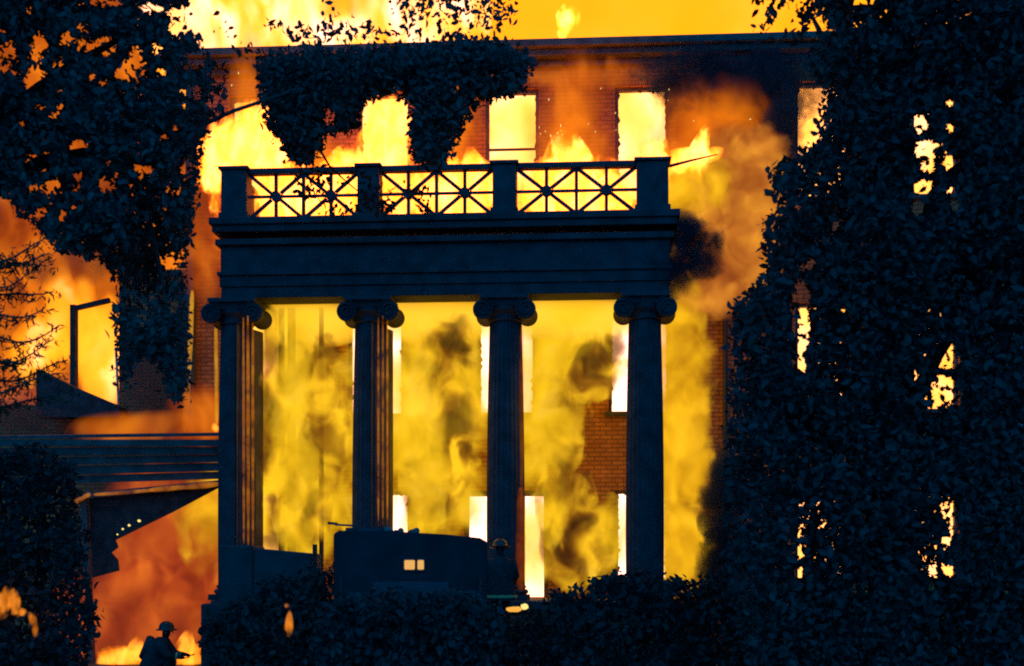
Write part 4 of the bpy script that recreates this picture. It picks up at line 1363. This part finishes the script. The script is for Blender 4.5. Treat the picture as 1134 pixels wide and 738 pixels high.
strip_light('corner_firelight', 'thin upright yellow glowing strip added for firelight on the left corner of the brick house',
           [(213, 322, 209, 420, -.35, 6, .07), (209, 410, 204, 478, -.35, 7, .07), (239, 352, 240, 470, -2.2, 5, .05)], 'edge_light_hot')  # firelit look of the corner board put into added strips
strip_light('flank_firelight', 'thin orange glowing strips added for firelight on the right flanks of the two left columns',
           [(269.5, 352, 270, 602, -3.66, 3.2, .05), (274.5, 350, 275, 604, -3.62, 4.5, .05), (280, 352, 280, 606, -3.5, 3.6, .05),
            (419, 352, 419, 582, -3.66, 3, .04), (424, 350, 424, 582, -3.62, 3.2, .03), (429, 352, 429, 582, -3.5, 3, .05)], 'edge_light')  # firelight on the column flanks painted as emissive strips
strip_light('column_edge_firelight', 'dull red glowing strip added for firelight along the right edge of the third column',
           [(578, 360, 577, 560, -3.3, 6, .05), (577, 540, 576, 655, -3.4, 12, .08)], 'edge_light_red')  # red firelit rim of the shaft, added as an emissive strip
firebody('ledge_flame', 'tiny bright flame on the porch roof beside the first column', 'fire', [
    (238, 474, -2.2, 6, 7, .12, 0, True)], 'ground_flame')
firebody('ground_smoke', 'red and orange glow of smoke under the side porch eave', 'smoke', [
    (200, 600, -.8, 110, 95, 1.2), (150, 690, -1.5, 110, 75, 1.0), (236, 575, -1.2, 46, 70, .8, 0, False, 'plume')], 'ground_glow')
firebody('ground_flames', 'low yellow flames burning on the ground at the lower left', 'fire', [
    (138, 728, -3.5, 34, 14, .3), (150, 722, -3.4, 16, 20, .2, .3, True), (118, 732, -3.4, 14, 12, .2, 0, True)], 'ground_flame')
firebody('ground_flames', 'bright yellow flames on the ground between the crouching person and the dark step', 'fire', [
    (211, 728, -3.5, 18, 18, .3), (206, 716, -3.4, 14, 22, .2, .1, True)], 'ground_flame')
firebody('burning_scrap', 'crumpled burning scrap with a hooked orange tail at the left edge', 'fire', [
    (4, 668, -11.2, 9, 20, .12, .2), (15, 668, -11.2, 9, 18, .12, -.15), (24, 678, -11.2, 6, 5, .08), (36, 686, -11.2, 5, 10, .08, -.2), (39, 698, -11.2, 3.5, 11, .06)], 'scrap_flame')
firebody('small_flame', 'narrow dim orange flame low in the dark left of the fire engine', 'fire', [
    (320, 690, -10.2, 6.5, 16, .1, 0, True), (318, 671, -10.2, 3, 4, .05)], 'scrap_flame')

sp = MB()
rs_ = random.Random(3)
for cx_, cy_, sx_, sy_, n_ in ((628, 160, 40, 22, 26), (770, 165, 28, 16, 22), (300, 140, 40, 25, 20), (430, 150, 30, 25, 14), (720, 150, 30, 25, 10)):
    for _ in range(n_):
        c = HW_(rs_.gauss(cx_, sx_), min(183, rs_.gauss(cy_, sy_)), -1.9 + rs_.uniform(-.6, .6))
        r = rs_.uniform(.006, .016)
        sp.bar(c, c + Vector((rs_.uniform(-.03, .03), 0, rs_.uniform(.01, .05))), r, r)
tag(sp.build('sparks', 'ember_small'), 'tiny sparks flying up from the flames on the portico roof', 'sparks', None, 'stuff')

def ember(label, px, py, Y, w, h, mat, group=None):
    c = at(px, py, Y)
    bm = bmesh.new()
    bmesh.ops.create_icosphere(bm, subdivisions=2, radius=1)
    for v in bm.verts:
        v.co *= 1 + .35 * mnoise.noise(v.co * 2 + Vector((px, py, 0)))
        v.co = Vector((v.co.x * w / 2 / F * Y, v.co.y * w / 2 / F * Y, v.co.z * h / 2 / F * Y))
    me = bpy.data.meshes.new('ember'); bm.to_mesh(me); bm.free()
    me.materials.append(MATS[mat])
    o = bpy.data.objects.new('ember', me); COL.objects.link(o); o.location = c
    tag(o, label, 'ember', group)
ember('long glowing ember on the dark bush below the third column', 569, 675, 21.0, 18, 6, 'ember', 'embers on the bush')
ember('round bright ember at the right end of the long ember', 581, 672, 21.0, 8, 7, 'ember_small', 'embers on the bush')
for k, (x, y, nm) in enumerate(((130, 592, 'lowest'), (136, 586, 'second lowest'), (143, 582, 'second highest'), (154, 577, 'highest and rightmost'))):
    ember(f'{nm} of four tiny yellow sparks on the hanging panel', x, y, 27.4, 2.0 + .5 * k, 1.9 + .45 * k, 'ember_small', 'sparks on the hanging panel')
